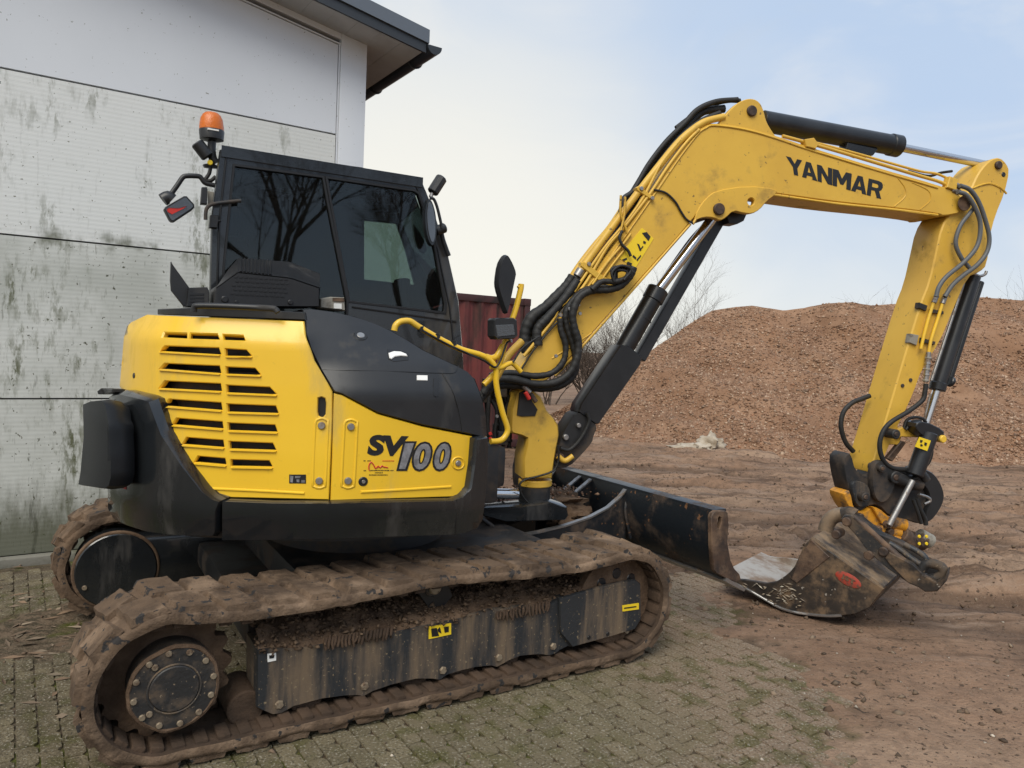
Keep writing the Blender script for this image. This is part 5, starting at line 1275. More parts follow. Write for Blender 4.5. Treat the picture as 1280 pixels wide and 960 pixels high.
HZ('slack_hose', [(604, 492), (616, 476), (640, 474), (668, 480), (694, 478), (712, 466), (721, 448), (723, 428), (718, 410), (716, 392), (724, 372), (740, 363), (760, 362), (775, 357), (787, 346), (792, 334)], .025, -BW-.07)
HZ('slack_hose', [(600, 500), (618, 484), (648, 482), (676, 486), (700, 482), (716, 470), (720, 452), (716, 430), (709, 410), (707, 394), (714, 378), (728, 365), (745, 360), (765, 361)], .023, -BW-.02)
HZ('slack_hose', [(612, 470), (640, 466), (668, 470), (690, 466), (704, 452), (707, 432), (701, 412), (700, 398)], .020, -BW-.05)
HZ('slack_hose', [(740, 362), (752, 352), (768, 352), (782, 348), (790, 340)], .018, -BW-.10)
for i in range(7):
    a_ = rd.uniform(0, 6.28); HZ('hose_tie', [(768+rd.uniform(-3, 4), 352), (764+rd.uniform(0, 8), 340+rd.uniform(-4, 2)), (776+rd.uniform(-4, 6), 334+rd.uniform(-2, 4)), (788+rd.uniform(-4, 4), 340+rd.uniform(-4, 6)), (780, 350)], .009, -BW-.05-.012*i)
HZ('sensor_cable', [(817, 237), (832, 241), (844, 252), (851, 264), (858, 274), (866, 279)], .007, -BW-.01)
HZ('sensor_cable', zip([740, 742, 748, 758], [292, 310, 325, 334]), .006, -BW-.01) if False else None
HZ('sensor_cable', [zA(440, 330), zA(420, 380), zA(440, 430), zA(480, 470), zA(500, 510)], .010, -BW-.03)
HZ('sensor_cable', [(648, 468), (664, 442), (678, 424), (690, 410), (700, 400)], .006, -BW-.015)
for (x, y) in ((701, 394), (723, 381), (712, 386), (725, 392), (695, 445)): bolt(BM.hit(x, y, -BW-.06), -BM.n, .012, M_STL, boom)
px_tube('far_flange', [(664, 424), (690, 388), (719, 340), (742, 309), (763, 284), (787, 248), (810, 216), (834, 179), (853, 160), (872, 152)], .024, BM, BW-.01, M_YELB, boom, 8, 5)
# hydraulic coupling with bright collars at the bracket
px_cyl('coupling', zs3(305, 200), zs3(350, 245), .017, BM, -.22, M_STL, br, 14); px_cyl('coupling', zs3(320, 240), zs3(345, 285), .014, BM, -.23, M_RED, br, 14); px_cyl('coupling', zs3(350, 250), zs3(385, 300), .015, BM, -.21, M_RST, br, 14)

# ---- lift cylinder
lc = px_cyl('lift_cylinder', (819, 368), (752, 485), .066, BM, 0., M_CYL)
px_cyl('cylinder_head', (823, 361), (815, 376), .074, BM, 0., M_CYL, lc)
px_cyl('cylinder_band', (803, 397), (802, 399), .0675, BM, 0., M_DCL, lc)
px_cyl('lift_rod', (899, 262), (819, 368), .036, BM, 0., M_CHR, lc)
panel('rod_guard', [(897, 268), (909, 274), (807, 452), (795, 446)], BM.on(.02), M_CYL, lc, depth=.09, bev=.8, bevh=.008) 
panel('cylinder_guard', [(776, 431), (786, 432), (803, 446), (801, 456), (749, 530), (744, 530), (723, 515), (726, 505)], BM.on(-.10), M_CYL, lc, depth=.2, bev=1.2, bevh=.012)
px_tube('cylinder_pipe', [(806, 372), (772, 430), (735, 495), (713, 540)], .012, BM, .10, M_CHR, lc, 8, 0)
px_tube('rod_cable', [(884, 276), (862, 300), (835, 338), (819, 362)], .010, BM, .04, M_RST, lc, 6)
lk = panel('cylinder_link', chaikin([(722, 512), (735, 522), (748, 532), (742, 546), (741, 553), (728, 568), (712, 584), (696, 586), (690, 578), (697, 562), (703, 540)], 1, True), BM.on(-.09), M_DRK, EX, depth=.2, bev=1, bevh=.01)
for (x, y, r) in ((708, 547, .02), (724, 532, .016), (700, 572, .03)): pin(x, y, r, -.12, .1, M_STL if r < .025 else M_RST, lk)
px_tube('link_hose', [(700, 560), (712, 562), (726, 548), (736, 528), (734, 516)], .014, BM, -.12, M_RUB, lk)
px_tube('link_hose', [(697, 570), (706, 576), (716, 570)], .018, BM, -.12, M_YELB, lk)

# ---- dipper cylinder on top of the boom
dc = px_cyl('dipper_cylinder', (952, 151), (1119, 182), .072, BM, 0., M_CYL)
px_cyl('cylinder_head', (1112, 180.6), (1124, 183), .079, BM, 0., M_CYL, dc)
px_cyl('dipper_rod', (1120, 183), (1232, 206), .030, BM, 0., M_CHR, dc)
panel('cylinder_port', [(1060, 178), (1098, 186), (1092, 194), (1078, 194), (1058, 186)], BM.on(-.05), M_CYL, dc, depth=.1, bev=.6)
px_tube('port_hose', [(1135, 214), (1160, 220), (1176, 216), (1190, 214)], .010, BM, -.03, M_RUB, dc, 6)

# ---- dipper arm
AW = .135
ap = [(1214, 236), (1222, 218), (1231, 206), (1240, 198.5), (1251, 196.5), (1259, 204), (1263, 214), (1257, 241), (1245, 270), (1238, 297), (1235, 331), (1226, 340), (1210, 346), (1192, 388), (1175, 429), (1154, 460), (1142, 493), (1131, 517), (1119, 541), (1106, 572), (1097, 590), (1089, 592), (1088, 588), (1099, 552), (1109, 519), (1129, 451), (1151, 379), (1162, 352), (1171, 312), (1177, 284), (1190, 262)]
arm = panel('dipper_arm', chaikin(ap, 1, True), BM.on(-AW), M_YELB, EX, depth=2*AW, bev=1.3, bevh=.010)
pin(1250, 206, .030, -AW-.02, AW+.02, M_RST, arm); pin(1255, 218, .020, -AW-.004, AW, M_DCL, arm); pin(1206, 254, .055, -BW-.028, -BW-.018, M_RST, arm, 'pivot_cap')
panel('knuckle_cover', [(1229, 206), (1236, 200), (1240, 204), (1228, 224), (1216, 232), (1215, 226)], BM.on(-.10), M_DRK, arm, depth=.18, bev=.6)
px_tube('weld_seam', [(1214, 236), (1228, 231), (1240, 230), (1252, 236), (1258, 242)], .008, BM, -AW, M_YELB, arm, 6)
GH = lambda pts, r=.016, b=-BW-.03: px_tube('arm_hose', pts, r, BM, b, M_GHO, arm, 10, 6)
GH([(1200, 232), (1212, 237), (1222, 250), (1230, 270), (1236.5, 296), (1233.5, 315), (1221.5, 331), (1203, 345), (1190, 357), (1181, 371)])
GH([(1197, 240), (1208, 244), (1219, 260), (1225.5, 281), (1221.5, 307), (1205.6, 327), (1184, 345), (1174, 358), (1170, 371)], .016, -BW-.05)
GH([(1219, 258), (1211, 268), (1200, 283), (1194.5, 304), (1202, 323), (1212, 335)], .015, -BW-.02)
for (a_, b_) in (((1193, 230), (1201, 234)), ((1190, 237), (1199, 241)), ((1182, 368), (1178, 380)), ((1171, 369), (1167, 379)), ((1161, 440), (1157, 478))): px_cyl('hose_fitting', a_, b_, .018, BM, -AW-.03, M_STL, arm, 12)
for i in range(5): px_cyl('fitting_nut', (1160.6-i*.8, 446+i*7), (1160.2-i*.8, 449+i*7), .023, BM, -AW-.03, M_STL if i % 2 else M_TAN, arm, 6)
px_tube('arm_pipe', [(1167, 378), (1160, 400), (1154, 423), (1151, 436)], .012, BM, -AW-.03, M_YEL, arm, 8); px_tube('arm_pipe', [(1178, 379), (1171, 402), (1164, 424), (1161, 440)], .012, BM, -AW-.03, M_YEL, arm, 8)
for q in ([(1150, 378), (1160, 382), (1158, 389), (1149, 385)], [(1164, 386), (1180, 389), (1180, 393), (1163, 391)], [(1139, 417), (1149, 419), (1146, 432), (1137, 428)], [(1152, 422), (1170, 427), (1169, 431), (1151, 428)]):
    panel('pipe_clamp', q, BM.on(-AW-.02), M_TAN if q[0][0] < 1145 else M_DRK, arm, depth=.05, bev=.5)
for (x, y) in ((1138, 475), (1128, 482)): P = BM.hit(x, y, -AW-.001); bolt(P, -BM.n, .014, M_DRK, arm)
# bucket cylinder
bc = px_cyl('bucket_cylinder', (1217, 345), (1172, 484), .052, BM, 0., M_CYL)
px_cyl('cylinder_head', (1173.5, 478), (1171, 488), .060, BM, 0., M_CYL, bc); px_cyl('bucket_rod', (1172, 484), (1154, 540), .030, BM, 0., M_CHR, bc)
px_cyl('cylinder_pipe', (1226, 352), (1184, 482), .026, BM, .02, M_CYL, bc); px_cyl('cylinder_pipe', (1205, 352), (1164, 476), .012, BM, -.02, M_STL, bc, 10)
px_cyl('pipe_port', (1186, 476), (1190, 478), .04, BM, 0, M_CYL, bc); px_tube('rod_pipe', [(1163, 492), (1154, 530)], .009, BM, -.04, M_STL, bc, 8, 0)
px_tube('port_pipe', [(1214, 340), (1224, 345), (1231, 343), (1233, 339)], .011, BM, -.04, M_STL, bc, 8)
AH = lambda pts, r=.017, b=-AW-.06: px_tube('arm_hose', pts, r, BM, b, M_RUB, arm, 10, 6)
zk = lambda x, y: (x/6.4+1020, y/6.4+470)
AH([zk(*p) for p in [(880, 60), (872, 120), (850, 195), (740, 282), (610, 362), (545, 430), (512, 520), (515, 610), (550, 690), (620, 738), (720, 748)]])
AH([zk(*p) for p in [(430, 158), (360, 185), (290, 215), (225, 280), (200, 370), (208, 450), (240, 535), (300, 605)]], .018, .05)
AH([zk(*p) for p in [(700, 420), (730, 350), (790, 330), (850, 340), (880, 370)]], .011, -AW-.02); AH([zk(*p) for p in [(720, 430), (770, 365), (840, 358)]], .010, -AW-.04)
AH([zk(*p) for p in [(900, 520), (925, 600), (900, 690), (850, 740)]], .013, -AW-.10)

# ---- tilting rotator and quick coupler
tl = panel('coupler_yoke', chaikin([(1053, 575), (1060, 566), (1065, 568), (1070, 588), (1082, 596), (1090, 594), (1093, 580), (1102, 574), (1114, 582), (1130, 588), (1150, 592), (1164, 618), (1162, 652), (1152, 656), (1130, 649), (1112, 646), (1098, 631), (1086, 632), (1074, 641), (1066, 628), (1058, 604)], 1, True), BM.on(-.15), M_DRK, EX, depth=.17, bev=1.2, bevh=.012)
panel('yoke_cheek', chaikin([(1091, 580), (1104, 574), (1116, 584), (1122, 600), (1112, 626), (1098, 630), (1090, 612)], 2, True), BM.on(-.20), M_DRK, tl, depth=.06, bev=1, bevh=.012)
panel('yoke_cheek', chaikin([(1064, 600), (1086, 604), (1090, 622), (1082, 634), (1072, 634), (1066, 620)], 2, True), BM.on(-.18), M_FRM, tl, depth=.06, bev=1, bevh=.012)
panel('round_guard', chaikin([(1150, 588), (1158, 586), (1170, 593), (1179, 608), (1182, 622), (1176, 638), (1162, 655), (1156, 648), (1158, 640), (1163, 628), (1160, 612), (1150, 604)], 2, True), BM.on(-.19), M_BLK, tl, depth=.18, bev=1.4, bevh=.014)
for (x, y, r) in ((1121, 597, .045), (1147, 603, .045), (1083, 622, .035), (1104, 586, .028), (1121, 543, .035)):
    pin(x, y, r, -.235, -.10, M_DRK, tl, 'pin'); pin(x, y, r*.5, -.242, -.10, M_RST, tl, 'pin_bolt', n=10)
panel('rocker_link', [(1128, 534), (1146, 533), (1153, 540), (1150, 547), (1127, 546), (1122, 548), (1118, 540)], BM.on(-.16), M_YELB, tl, depth=.05, bev=.8)
panel('side_link', [(1127, 551), (1133, 554), (1116, 577), (1109, 573)], BM.on(-.14), M_RST, tl, depth=.04, bev=.8)
panel('side_link', [(1116, 536), (1122, 532), (1128, 544), (1124, 556), (1112, 556), (1108, 546)], BM.on(-.13), M_YELB, tl, depth=.05, bev=.8)
tcy = px_cyl('tilt_cylinder', (1162, 541), (1143, 594), .060, BM, -.24, M_CYL, tl)
panel('cylinder_lug', chaikin([(1143, 530), (1156, 526), (1181, 538), (1180, 546), (1170, 552), (1150, 544)], 1, True), BM.on(-.26), M_CYL, tl, depth=.12, bev=1)
sticker([zk(830, 488), zk(920, 517), zk(890, 600), zk(795, 566)], BM, -.305, M_STY, tl, 'warning_sticker', .006); 
for q in ([(838, 510), (856, 515), (846, 535), (834, 530)], [(836, 548), (850, 545), (856, 562), (838, 562)], [(872, 530), (890, 536), (884, 560), (868, 552)]): sticker([zk(*p) for p in q], BM, -.309, M_DCL, tl, 'pictogram', .004)
pin(1180, 549, .028, -.28, -.2, M_YEL, tl, 'yellow_cap'); px_cyl('tilt_rod', (1141, 600), (1111, 657), .022, BM, -.25, M_STL, tl)
px_tube('cylinder_foot', [(1118, 596), (1132, 602), (1150, 606)], .045, BM, -.2, M_DRK, tl, 12, 4); px_tube('cylinder_foot', [(1140, 588), (1152, 592), (1158, 600)], .03, BM, -.24, M_DRK, tl, 12, 4)
zl = lambda x, y: (x/5.3333+980, y/5.3333+600)
ro_ = panel('rotator_body', chaikin([zl(*p) for p in [(392, 100), (420, 75), (445, 72), (470, 200), (540, 215), (590, 178), (640, 190), (695, 240), (725, 270), (740, 300), (700, 340), (660, 372), (600, 358), (540, 300), (475, 235), (430, 180)]], 1, True), BM.on(-.17), M_ORG, tl, depth=.17, bev=1, bevh=.01)
panel('rotator_rib', [zl(*p) for p in [(590, 182), (610, 190), (690, 250), (700, 320), (660, 368), (640, 350), (660, 300)]], BM.on(-.20), M_ORG, ro_, depth=.05, bev=.8)
for (x, y) in ((640, 335), (700, 300), (720, 350), (520, 250)): pin(*zl(x, y), .026, -.235, -.15, M_RST, ro_, 'pin')
for (x0, y0, x1, y1, r, mt_) in ((715, 280, 800, 300, .05, M_ORG), (715, 340, 770, 350, .04, M_ORG), (715, 385, 780, 400, .04, M_ORG), (770, 360, 860, 430, .07, M_RST), (840, 390, 930, 420, .06, M_RST), (900, 370, 975, 410, .055, M_TAN)):
    px_cyl('rotator_gear', zl(x0, y0), zl(x1, y1), r, BM, -.13, mt_, ro_, 14)
for i in range(8): q = i*.785; bolt(BM.hit(*zl(925+34*math.cos(q), 400+34*math.sin(q)), -.22), -BM.n, .012, M_STY if i % 2 else M_RST, ro_)
px_tube('rotator_hose', [zl(*p) for p in [(880, 120), (905, 190), (940, 260), (945, 300)]], .016, BM, -.22, M_RUB, tl); px_tube('rotator_hose', [zl(*p) for p in [(860, 130), (890, 210), (915, 290)]], .013, BM, -.24, M_RUB, tl)
px_tube('rotator_hose', [zl(*p) for p in [(900, 95), (960, 115), (975, 140), (935, 160)]], .010, BM, -.24, M_STL, tl)

# ---- bucket (turned a little towards the machine), resting on the ground
gc = ground(988, 765, .006); KF = Frame((gc.x, gc.y, 0), -38.5); KB = .82
prof_px = [zl(*p) for p in [(-432, 640), (-330, 690), (-230, 735), (-120, 800), (0, 872), (150, 897), (330, 913), (480, 892), (570, 852), (665, 727), (180, 388)]]
pa = [KF.az(*p, 0) for p in prof_px]
pa = [(a, max(z, .006)) for a, z in pa]
pa_c = pa[:-2]; pa_s = chaikin(pa_c, 2)+[pa[-2]]+[((pa[-2][0]*(1-t)+pa[-1][0]*t), (pa[-2][1]*(1-t)+pa[-1][1]*t)) for t in (.5, 1)]
def offs(P, d):
    o = []
    for i in range(len(P)):
        a, b = P[max(i-1, 0)], P[min(i+1, len(P)-1)]; t = Vector((b[0]-a[0], b[1]-a[1])).normalized(); o.append((P[i][0]-t.y*d, P[i][1]+t.x*d))
    return o
inn = offs(pa_s, .022)
V = []; ring = pa_s+inn[::-1]; n_ = len(ring); NB = 8
for k in range(NB+1): V += [KF.p(a, .001+(KB-.002)*k/NB, z) for a, z in ring]
bk = obj('bucket', V, [[k*n_+i, k*n_+(i+1) % n_, (k+1)*n_+(i+1) % n_, (k+1)*n_+i] for k in range(NB) for i in range(n_)]+[list(range(n_))[::-1], [NB*n_+i for i in range(n_)]], [M_BKT, M_BKI, M_BKT2], EX, 30)
m_ = len(pa_s)
for p in bk.data.polygons:
    c = p.center; a, b, z = KF.loc(c)
    i = p.index % n_
    if p.index < NB*n_:
        if m_ <= i < n_-1: p.material_index = 1
        pass
side_px = [zl(*p) for p in [(180, 388), (665, 727), (570, 852), (480, 892), (330, 913), (150, 897), (0, 872), (-120, 800), (-230, 735), (-330, 690), (-432, 640), (-425, 630), (-370, 652), (-330, 660), (-260, 664), (-185, 676), (-120, 688), (-50, 676), (0, 645), (40, 612), (70, 575), (105, 500), (130, 440)]]
e0, e1 = pa[-2], pa[-1]
tv = Vector((e1[0]-e0[0], e1[1]-e0[1])).normalized(); ov_ = Vector((tv.y, -tv.x))
V = [KF.p(e0[0]*(1-t)+e1[0]*t+ov_.x*d, b, e0[1]*(1-t)+e1[1]*t+ov_.y*d) for t in (.01, .99) for b in (-.004, KB+.004) for d in (.003, .02)]
obj('back_plate', V, [[0, 1, 3, 2], [4, 6, 7, 5], [0, 4, 5, 1], [2, 3, 7, 6], [0, 2, 6, 4], [1, 5, 7, 3]], M_BKT2, bk, 0)
sd = panel('side_cheek', side_px, KF.on(-.012), M_BKT, bk, depth=.03, bev=.9, bevh=.006)
sa = [KF.az(*p, 0) for p in side_px]
V = [KF.p(a, b, z) for b in (KB-.015, KB+.012) for a, z in sa]; n_ = len(sa)
obj('side_cheek', V, [list(range(n_)), [n_+i for i in range(n_)]]+[[i, (i+1) % n_, n_+(i+1) % n_, n_+i] for i in range(n_)], M_BKI, bk, 0)
g = G(); g.add(*tube([KF.p(a, -.014, z+.006) for a, z in pa_s[:int(len(pa_s)*.72)]], .010, 6, 0)); g.out('worn_edge', M_STL, bk, smooth=60)
# hard-wearing corner piece and the maker's oval
panel('wear_corner', [zl(*p) for p in [(182, 396), (304, 515), (85, 690), (45, 660), (80, 575), (110, 500)]], KF.on(-.020), M_RST, bk, depth=.012, bev=.8)
ov = panel('maker_oval', [(x, y) for x, y in circle2(*zl(428, 665), 18.0, 7.2, 26, .50)], KF.on(-.0175), M_OVL, bk, depth=.006, bev=.4, bevh=.001)
decal('JST', [zl(385, 622), zl(478, 672), zl(468, 708), zl(378, 655)], KF.on(-.020), M_BKT, ov, offset=.03)
# chopped straw and stones caught on the lip
ne = 80; q_ = [(random.uniform(-330, 130), random.uniform(690, 850)) for _ in range(ne)]; q_ = [q for q in q_ if pip(*zl(*q), side_px)]
g = G()
for q in q_:
    P = KF.hit(*zl(*q), -.02); a_ = random.uniform(-.6, .9); L = random.uniform(.005, .03); dx = (KF.u*math.cos(a_)+ZUP*math.sin(a_))*L; dy = (ZUP*math.cos(a_)-KF.u*math.sin(a_))*random.uniform(.003, .007)
    g.add([P-dx, P+dy, P+dx, P-dy, P-KF.n*.008], [[0, 1, 4], [1, 2, 4], [2, 3, 4], [3, 0, 4], [0, 3, 2, 1]])
g.out('straw_bits', mat('straw_bits', (.4, .35, .27), .8, rnd_cols=[(.5, .45, .36), (.10, .07, .05), (.3, .24, .17), (.05, .035, .025)]), bk, kind='stuff', smooth=0)
# hanger frame bolted on the bucket
hg = panel('hanger_plate', [zl(*p) for p in [(378, 262), (400, 232), (450, 236), (560, 340), (700, 475), (860, 560), (930, 640), (1010, 680), (1075, 640), (1085, 600), (1088, 640), (1070, 690), (1020, 745), (940, 748), (900, 720), (830, 690), (700, 600), (560, 480), (470, 360)]], KF.on(.10), M_HUB, bk, depth=.10, bev=1.1, bevh=.01)
panel('hanger_face', [zl(*p) for p in [(700, 480), (860, 562), (940, 640), (1020, 682), (1075, 640), (1068, 690), (1015, 742), (940, 745), (900, 718), (820, 682), (700, 560), (670, 520)]], KF.on(.085), M_BKT, hg, depth=.05, bev=1, bevh=.008)
panel('hanger_plate', [zl(*p) for p in [(450, 236), (500, 250), (640, 360), (760, 410), (880, 480), (950, 540), (1010, 560), (1060, 600), (1085, 640), (1040, 650), (960, 640), (880, 590), (760, 520), (600, 400)]], KF.on(.30), M_DRK, bk, depth=.10, bev=1.1, bevh=.01)
KH = lambda name, pts, r, b, mt=M_RST: px_tube(name, [zl(*p) for p in pts], r, KF, b, mt, hg, 10, 6)
KH('hanger_loop', [(900, 640), (950, 660), (1020, 650), (1062, 620), (1050, 580), (1000, 560), (950, 560), (920, 590), (900, 640)], .030, .16, M_HUB)
KH('locking_bar', [(700, 420), (780, 470), (860, 530), (920, 560), (945, 520), (880, 470), (800, 430)], .018, .16, M_FRM)
KH('locking_bar', [(470, 250), (560, 330), (680, 440), (800, 540)], .022, .12, M_RST)
px_tube('hanger_tube', [zl(400, 225), zl(330, 245), zl(290, 290), zl(275, 340)], .05, KF, .30, M_BKT2, hg, 14, 5)
px_tube('bucket_ear', [zl(395, 235), zl(440, 225), zl(470, 240)], .05, KF, .2, M_BKT, hg, 12, 4)
for (x, y) in ((345, 365), (560, 505), (415, 280), (660, 480)): pin(*zl(x, y), .03, .08, .2, M_RST, hg, 'pin', KF)

# ---- cab
CBb = -.10; CBl = .92
cabM = UF.on(CBb)
outer = [(275, 187), (279, 185.5), (452, 208.5), (524, 224.5), (529, 228), (541, 258), (560.6, 317), (574, 376), (579, 436), (581, 470), (500, 478), (262, 470), (262, 379), (264.5, 268)]
w1 = [(294, 208), (403, 222.5), (408, 250), (418, 300), (433, 376), (432, 402), (281, 392), (281.5, 333)]
w2 = [(410, 223.5), (518, 239.5), (523, 243), (541, 300), (556, 380), (555, 389.5), (438, 375.5), (424, 300)]
cab = panel('cab', outer, cabM, M_GRY, EX, holes=[w1, w2], depth=.05, bev=1.4, bevh=.012)
def grow(p, d): return inset(p, -d)
for wn_, wpoly in (('window', w1), ('window', w2)):
    fr_ = panel('window_seal', grow(wpoly, 3.2), UF.on(CBb-.006), M_DCL, cab, holes=[wpoly], depth=.012, bev=.5, bevh=.003)
    panel(wn_, grow(wpoly, 2), UF.on(CBb+.012), M_GLS, cab, depth=.006, bev=0)
groove_ = lambda pts: px_tube('door_seam', pts, .006, UF, CBb-.002, M_DCL, cab, 6, 0)
groove_([(283, 196), (452, 215), (519, 231), (526, 245), (547, 312), (562, 384), (567, 430)]); groove_([(283, 196), (274, 280), (271, 380)]); groove_([(440, 384), (570, 402)])
oa = [UF.az(*p, CBb) for p in outer]; w1a = [UF.az(*p, CBb) for p in w1]; w2a = [UF.az(*p, CBb) for p in w2]
# far (door) side: same outline with its own openings and panes
def plate_az(name, poly, holes, b, th, mt, parent):
    sc = 400.
    V, Fc = panel_geo([(a*sc, z*sc) for a, z in poly], lambda x, y: (UF.p(x/sc, b, y/sc), UF.n), holes=[[(a*sc, z*sc) for a, z in h] for h in holes], depth=th, bev=1.5, bevh=.008)
    return obj(name, V, Fc, mt, parent, 35)
oa_f = [(max(a, -.64)+(.24 if a > .2 and z > 1.6 else 0), z) for a, z in oa]
oa_f = [p for i, p in enumerate(oa_f) if i == 0 or math.dist(p, oa_f[i-1]) > .02]
dw = [UF.az(*p, CBl) for p in ((453, 276), (494, 280), (505, 312), (517, 357), (453, 350))]
plate_az('door_side', oa_f, [dw], CBl, .05, M_INT, cab)
for h in (dw,): plate_az('window', h, [], CBl-.02, .006, M_GLS, cab)
def quad_slab(name, pts, th, mt, parent, dirn):
    V = [Vector(p) for p in pts]; V += [v+dirn*th for v in V]; n = len(pts)
    return obj(name, V, [list(range(n)), [n+i for i in range(n)][::-1]]+[[i, (i+1) % n, n+(i+1) % n, n+i] for i in range(n)], mt, parent, 0)
ra, rz = oa[1]; fa, fz = oa[3]
quad_slab('cab_roof', [UF.p(ra-.01, CBb-.012, rz-.045), UF.p(fa+.02, CBb-.012, fz-.045), UF.p(fa+.25, CBl+.01, fz-.045), UF.p(-.66, CBl+.01, rz-.045)], .058, M_GRY, cab, ZUP)
hz_ = [UF.az(*p, CBb+.1) for p in ((446, 207), (494, 216))]
g = G(); g.add(*boxv(UF.o, UF.u, UF.n, ZUP, hz_[0][0], hz_[1][0]+.05, .0, .7, max(rz, fz), max(rz, fz)+.03, .01)); g.out('roof_hatch', M_BLK, cab)
rear = lambda t, z: UF.p(-.815+.15*t, CBb+.05+(CBl-CBb-.1)*t, z)
for nm_, z0_, z1_, mt_ in (('rear_wall', 1.5, 2.0, M_INT), ('rear_header', 2.48, 2.64, M_INT), ('rear_window', 2.0, 2.48, M_GLS)):
    quad_slab(nm_, [rear(0, z0_+.002), rear(1, z0_+.002), rear(1, z1_-.002), rear(0, z1_-.002)], .03 if mt_ is M_INT else .006, mt_, cab, UF.u)
fr1, fr2 = UF.az(541, 258, CBb), UF.az(574, 376, CBb)
quad_slab('windscreen', [UF.p(fr2[0]-.02, CBb+.05, fr2[1]), UF.p(fr2[0]+.22, CBl-.05, fr2[1]), UF.p(fa+.22, CBl-.05, fz-.06), UF.p(fa-.02, CBb+.05, fz-.06)], .006, M_GLS, cab, UF.u)
quad_slab('front_panel', [UF.p(fr2[0]+.005, CBb+.05, 1.4), UF.p(fr2[0]+.245, CBl-.05, 1.4), UF.p(fr2[0]+.225, CBl-.05, fr2[1]-.01), UF.p(fr2[0]-.015, CBb+.05, fr2[1]-.01)], .02, M_GRY, cab, UF.u)
g = G(); g.add(*boxv(UF.o, UF.u, UF.n, ZUP, -.64, .55, CBb+.04, CBl-.06, 1.0, 1.08, .01)); g.out('cab_floor', M_INT, cab)
g = G(); g.add(*boxv(UF.o, UF.u, UF.n, ZUP, -.78, -.62, .18, .70, 1.45, 2.30, .06)); g.add(*boxv(UF.o, UF.u, UF.n, ZUP, -.76, -.66, .30, .58, 2.28, 2.50, .04)); g.add(*boxv(UF.o, UF.u, UF.n, ZUP, -.70, -.15, .18, .70, 1.36, 1.52, .06)); g.add(*boxv(UF.o, UF.u, UF.n, ZUP, -.5, -.12, .02, .14, 1.5, 1.72, .03)); g.add(*boxv(UF.o, UF.u, UF.n, ZUP, -.6, -.2, .25, .62, 1.06, 1.38, .04)); g.out('seat', M_SEAT, cab, smooth=45)
g = G(); g.add(*boxv(UF.o, UF.u, UF.n, ZUP, -.8, .5, -.04, .12, 1.08, 1.5, .03)); g.out('side_console', M_INT, cab)
g = G(); g.add(*boxv(UF.o, UF.u, UF.n, ZUP, .22, .28, -.02, .14, 1.9, 2.12, .02)); g.add(*tube([UF.p(.25, .06, 1.5), UF.p(.25, .06, 1.92)], .014, 8, 0)); g.out('display', M_DCL, cab)
# wiper-arm hinge, latch and other fittings on the rear pillar
zm = lambda x, y: (x/6+190, y/6+130)
px_tube('grab_hoop', [zm(*p) for p in [(402, 868), (402, 830), (408, 790), (430, 762), (470, 748), (560, 736), (640, 728), (668, 726)]], .010, UF, CBb-.05, M_DRK, cab, 8)
panel('hinge_block', [zm(*p) for p in [(440, 832), (498, 832), (502, 868), (520, 870), (520, 882), (498, 884), (492, 930), (430, 926)]], UF.on(CBb-.03), M_BLK, cab, depth=.05, bev=.8)
panel('bracket_plate', [zm(*p) for p in [(420, 652), (500, 664), (498, 716), (420, 752)]], UF.on(CBb+.05), M_TAN, cab, depth=.02, bev=.5)
panel('pillar_pad', [zm(*p) for p in [(376, 622), (412, 622), (418, 640), (414, 752), (366, 748)]], UF.on(CBb-.0), M_BLK, cab, depth=.05, bev=.8)
# beacon
MB_ = .0
def px_lathe(name, px, y0, y1, prof, fr, b, mt, parent, n=22):
    A = fr.hit(px, y0, b); B_ = fr.hit(px, y1, b); g = G(); g.add(*cyl(A, B_, prof, n)); return g.out(name, mt, parent, smooth=40)
bea = px_lathe('beacon_base', 264.7, 177, 162, [(0, .03), (.15, .060), (.85, .064), (1, .060)], UF, MB_, M_BLK, EX)
px_lathe('amber_lens', 264.5, 163, 140, [(0, .062), (.2, .062), (.6, .056), (.82, .046), (.93, .034), (1, .012)], UF, MB_, amb, bea)
panel('reflector_strip', [zm(*p) for p in [(418, 176), (504, 192), (502, 206), (416, 192)]], UF.on(MB_-.065), M_WHT, bea, depth=.01, bev=.4)
px_tube('beacon_stem', [(265, 176), (264.5, 188), (266, 198), (270, 204)], .022, UF, MB_, M_BLK, bea)
px_cyl('work_lamp', zm(335, 290), zm(420, 400), .034, UF, MB_-.02, M_BLK, bea)
for q in ([(385, 450), (440, 440), (500, 462), (492, 478), (430, 474), (396, 470)],): panel('lamp_bracket', [zm(*p) for p in q], UF.on(MB_), M_BLK, bea, depth=.04, bev=.5)
bolt(UF.hit(*zm(436, 440), -.03), -UF.n, .014, M_STY, bea)
px_tube('beacon_cable', [zm(*p) for p in [(440, 470), (430, 520), (400, 570), (440, 575), (478, 545)]], .010, UF, MB_, M_RUB, bea, 8)
ma = px_tube('mirror_arm', [zm(*p) for p in [(500, 618), (440, 604), (395, 590), (365, 550), (330, 540), (260, 540), (230, 552), (190, 610), (132, 690)]], .013, UF, .0, M_BLK, EX, 10, 3)
px_tube('mirror_clamp', [zm(82, 720), zm(120, 700), zm(150, 720)], .034, UF, .0, M_BLK, ma, 10, 3)
mirp = [zm(*p) for p in [(92, 800), (88, 788), (100, 770), (240, 688), (262, 688), (318, 750), (320, 775), (300, 795), (165, 884), (145, 884), (130, 872)]]
mih = panel('mirror_housing', mirp, UF.on(-.03), M_BLK, ma, depth=.05, bev=1.0, bevh=.012)
panel('mirror_glass', inset(mirp, 1.8), UF.on(-.033), M_MIR, mih, depth=.006, bev=.4)
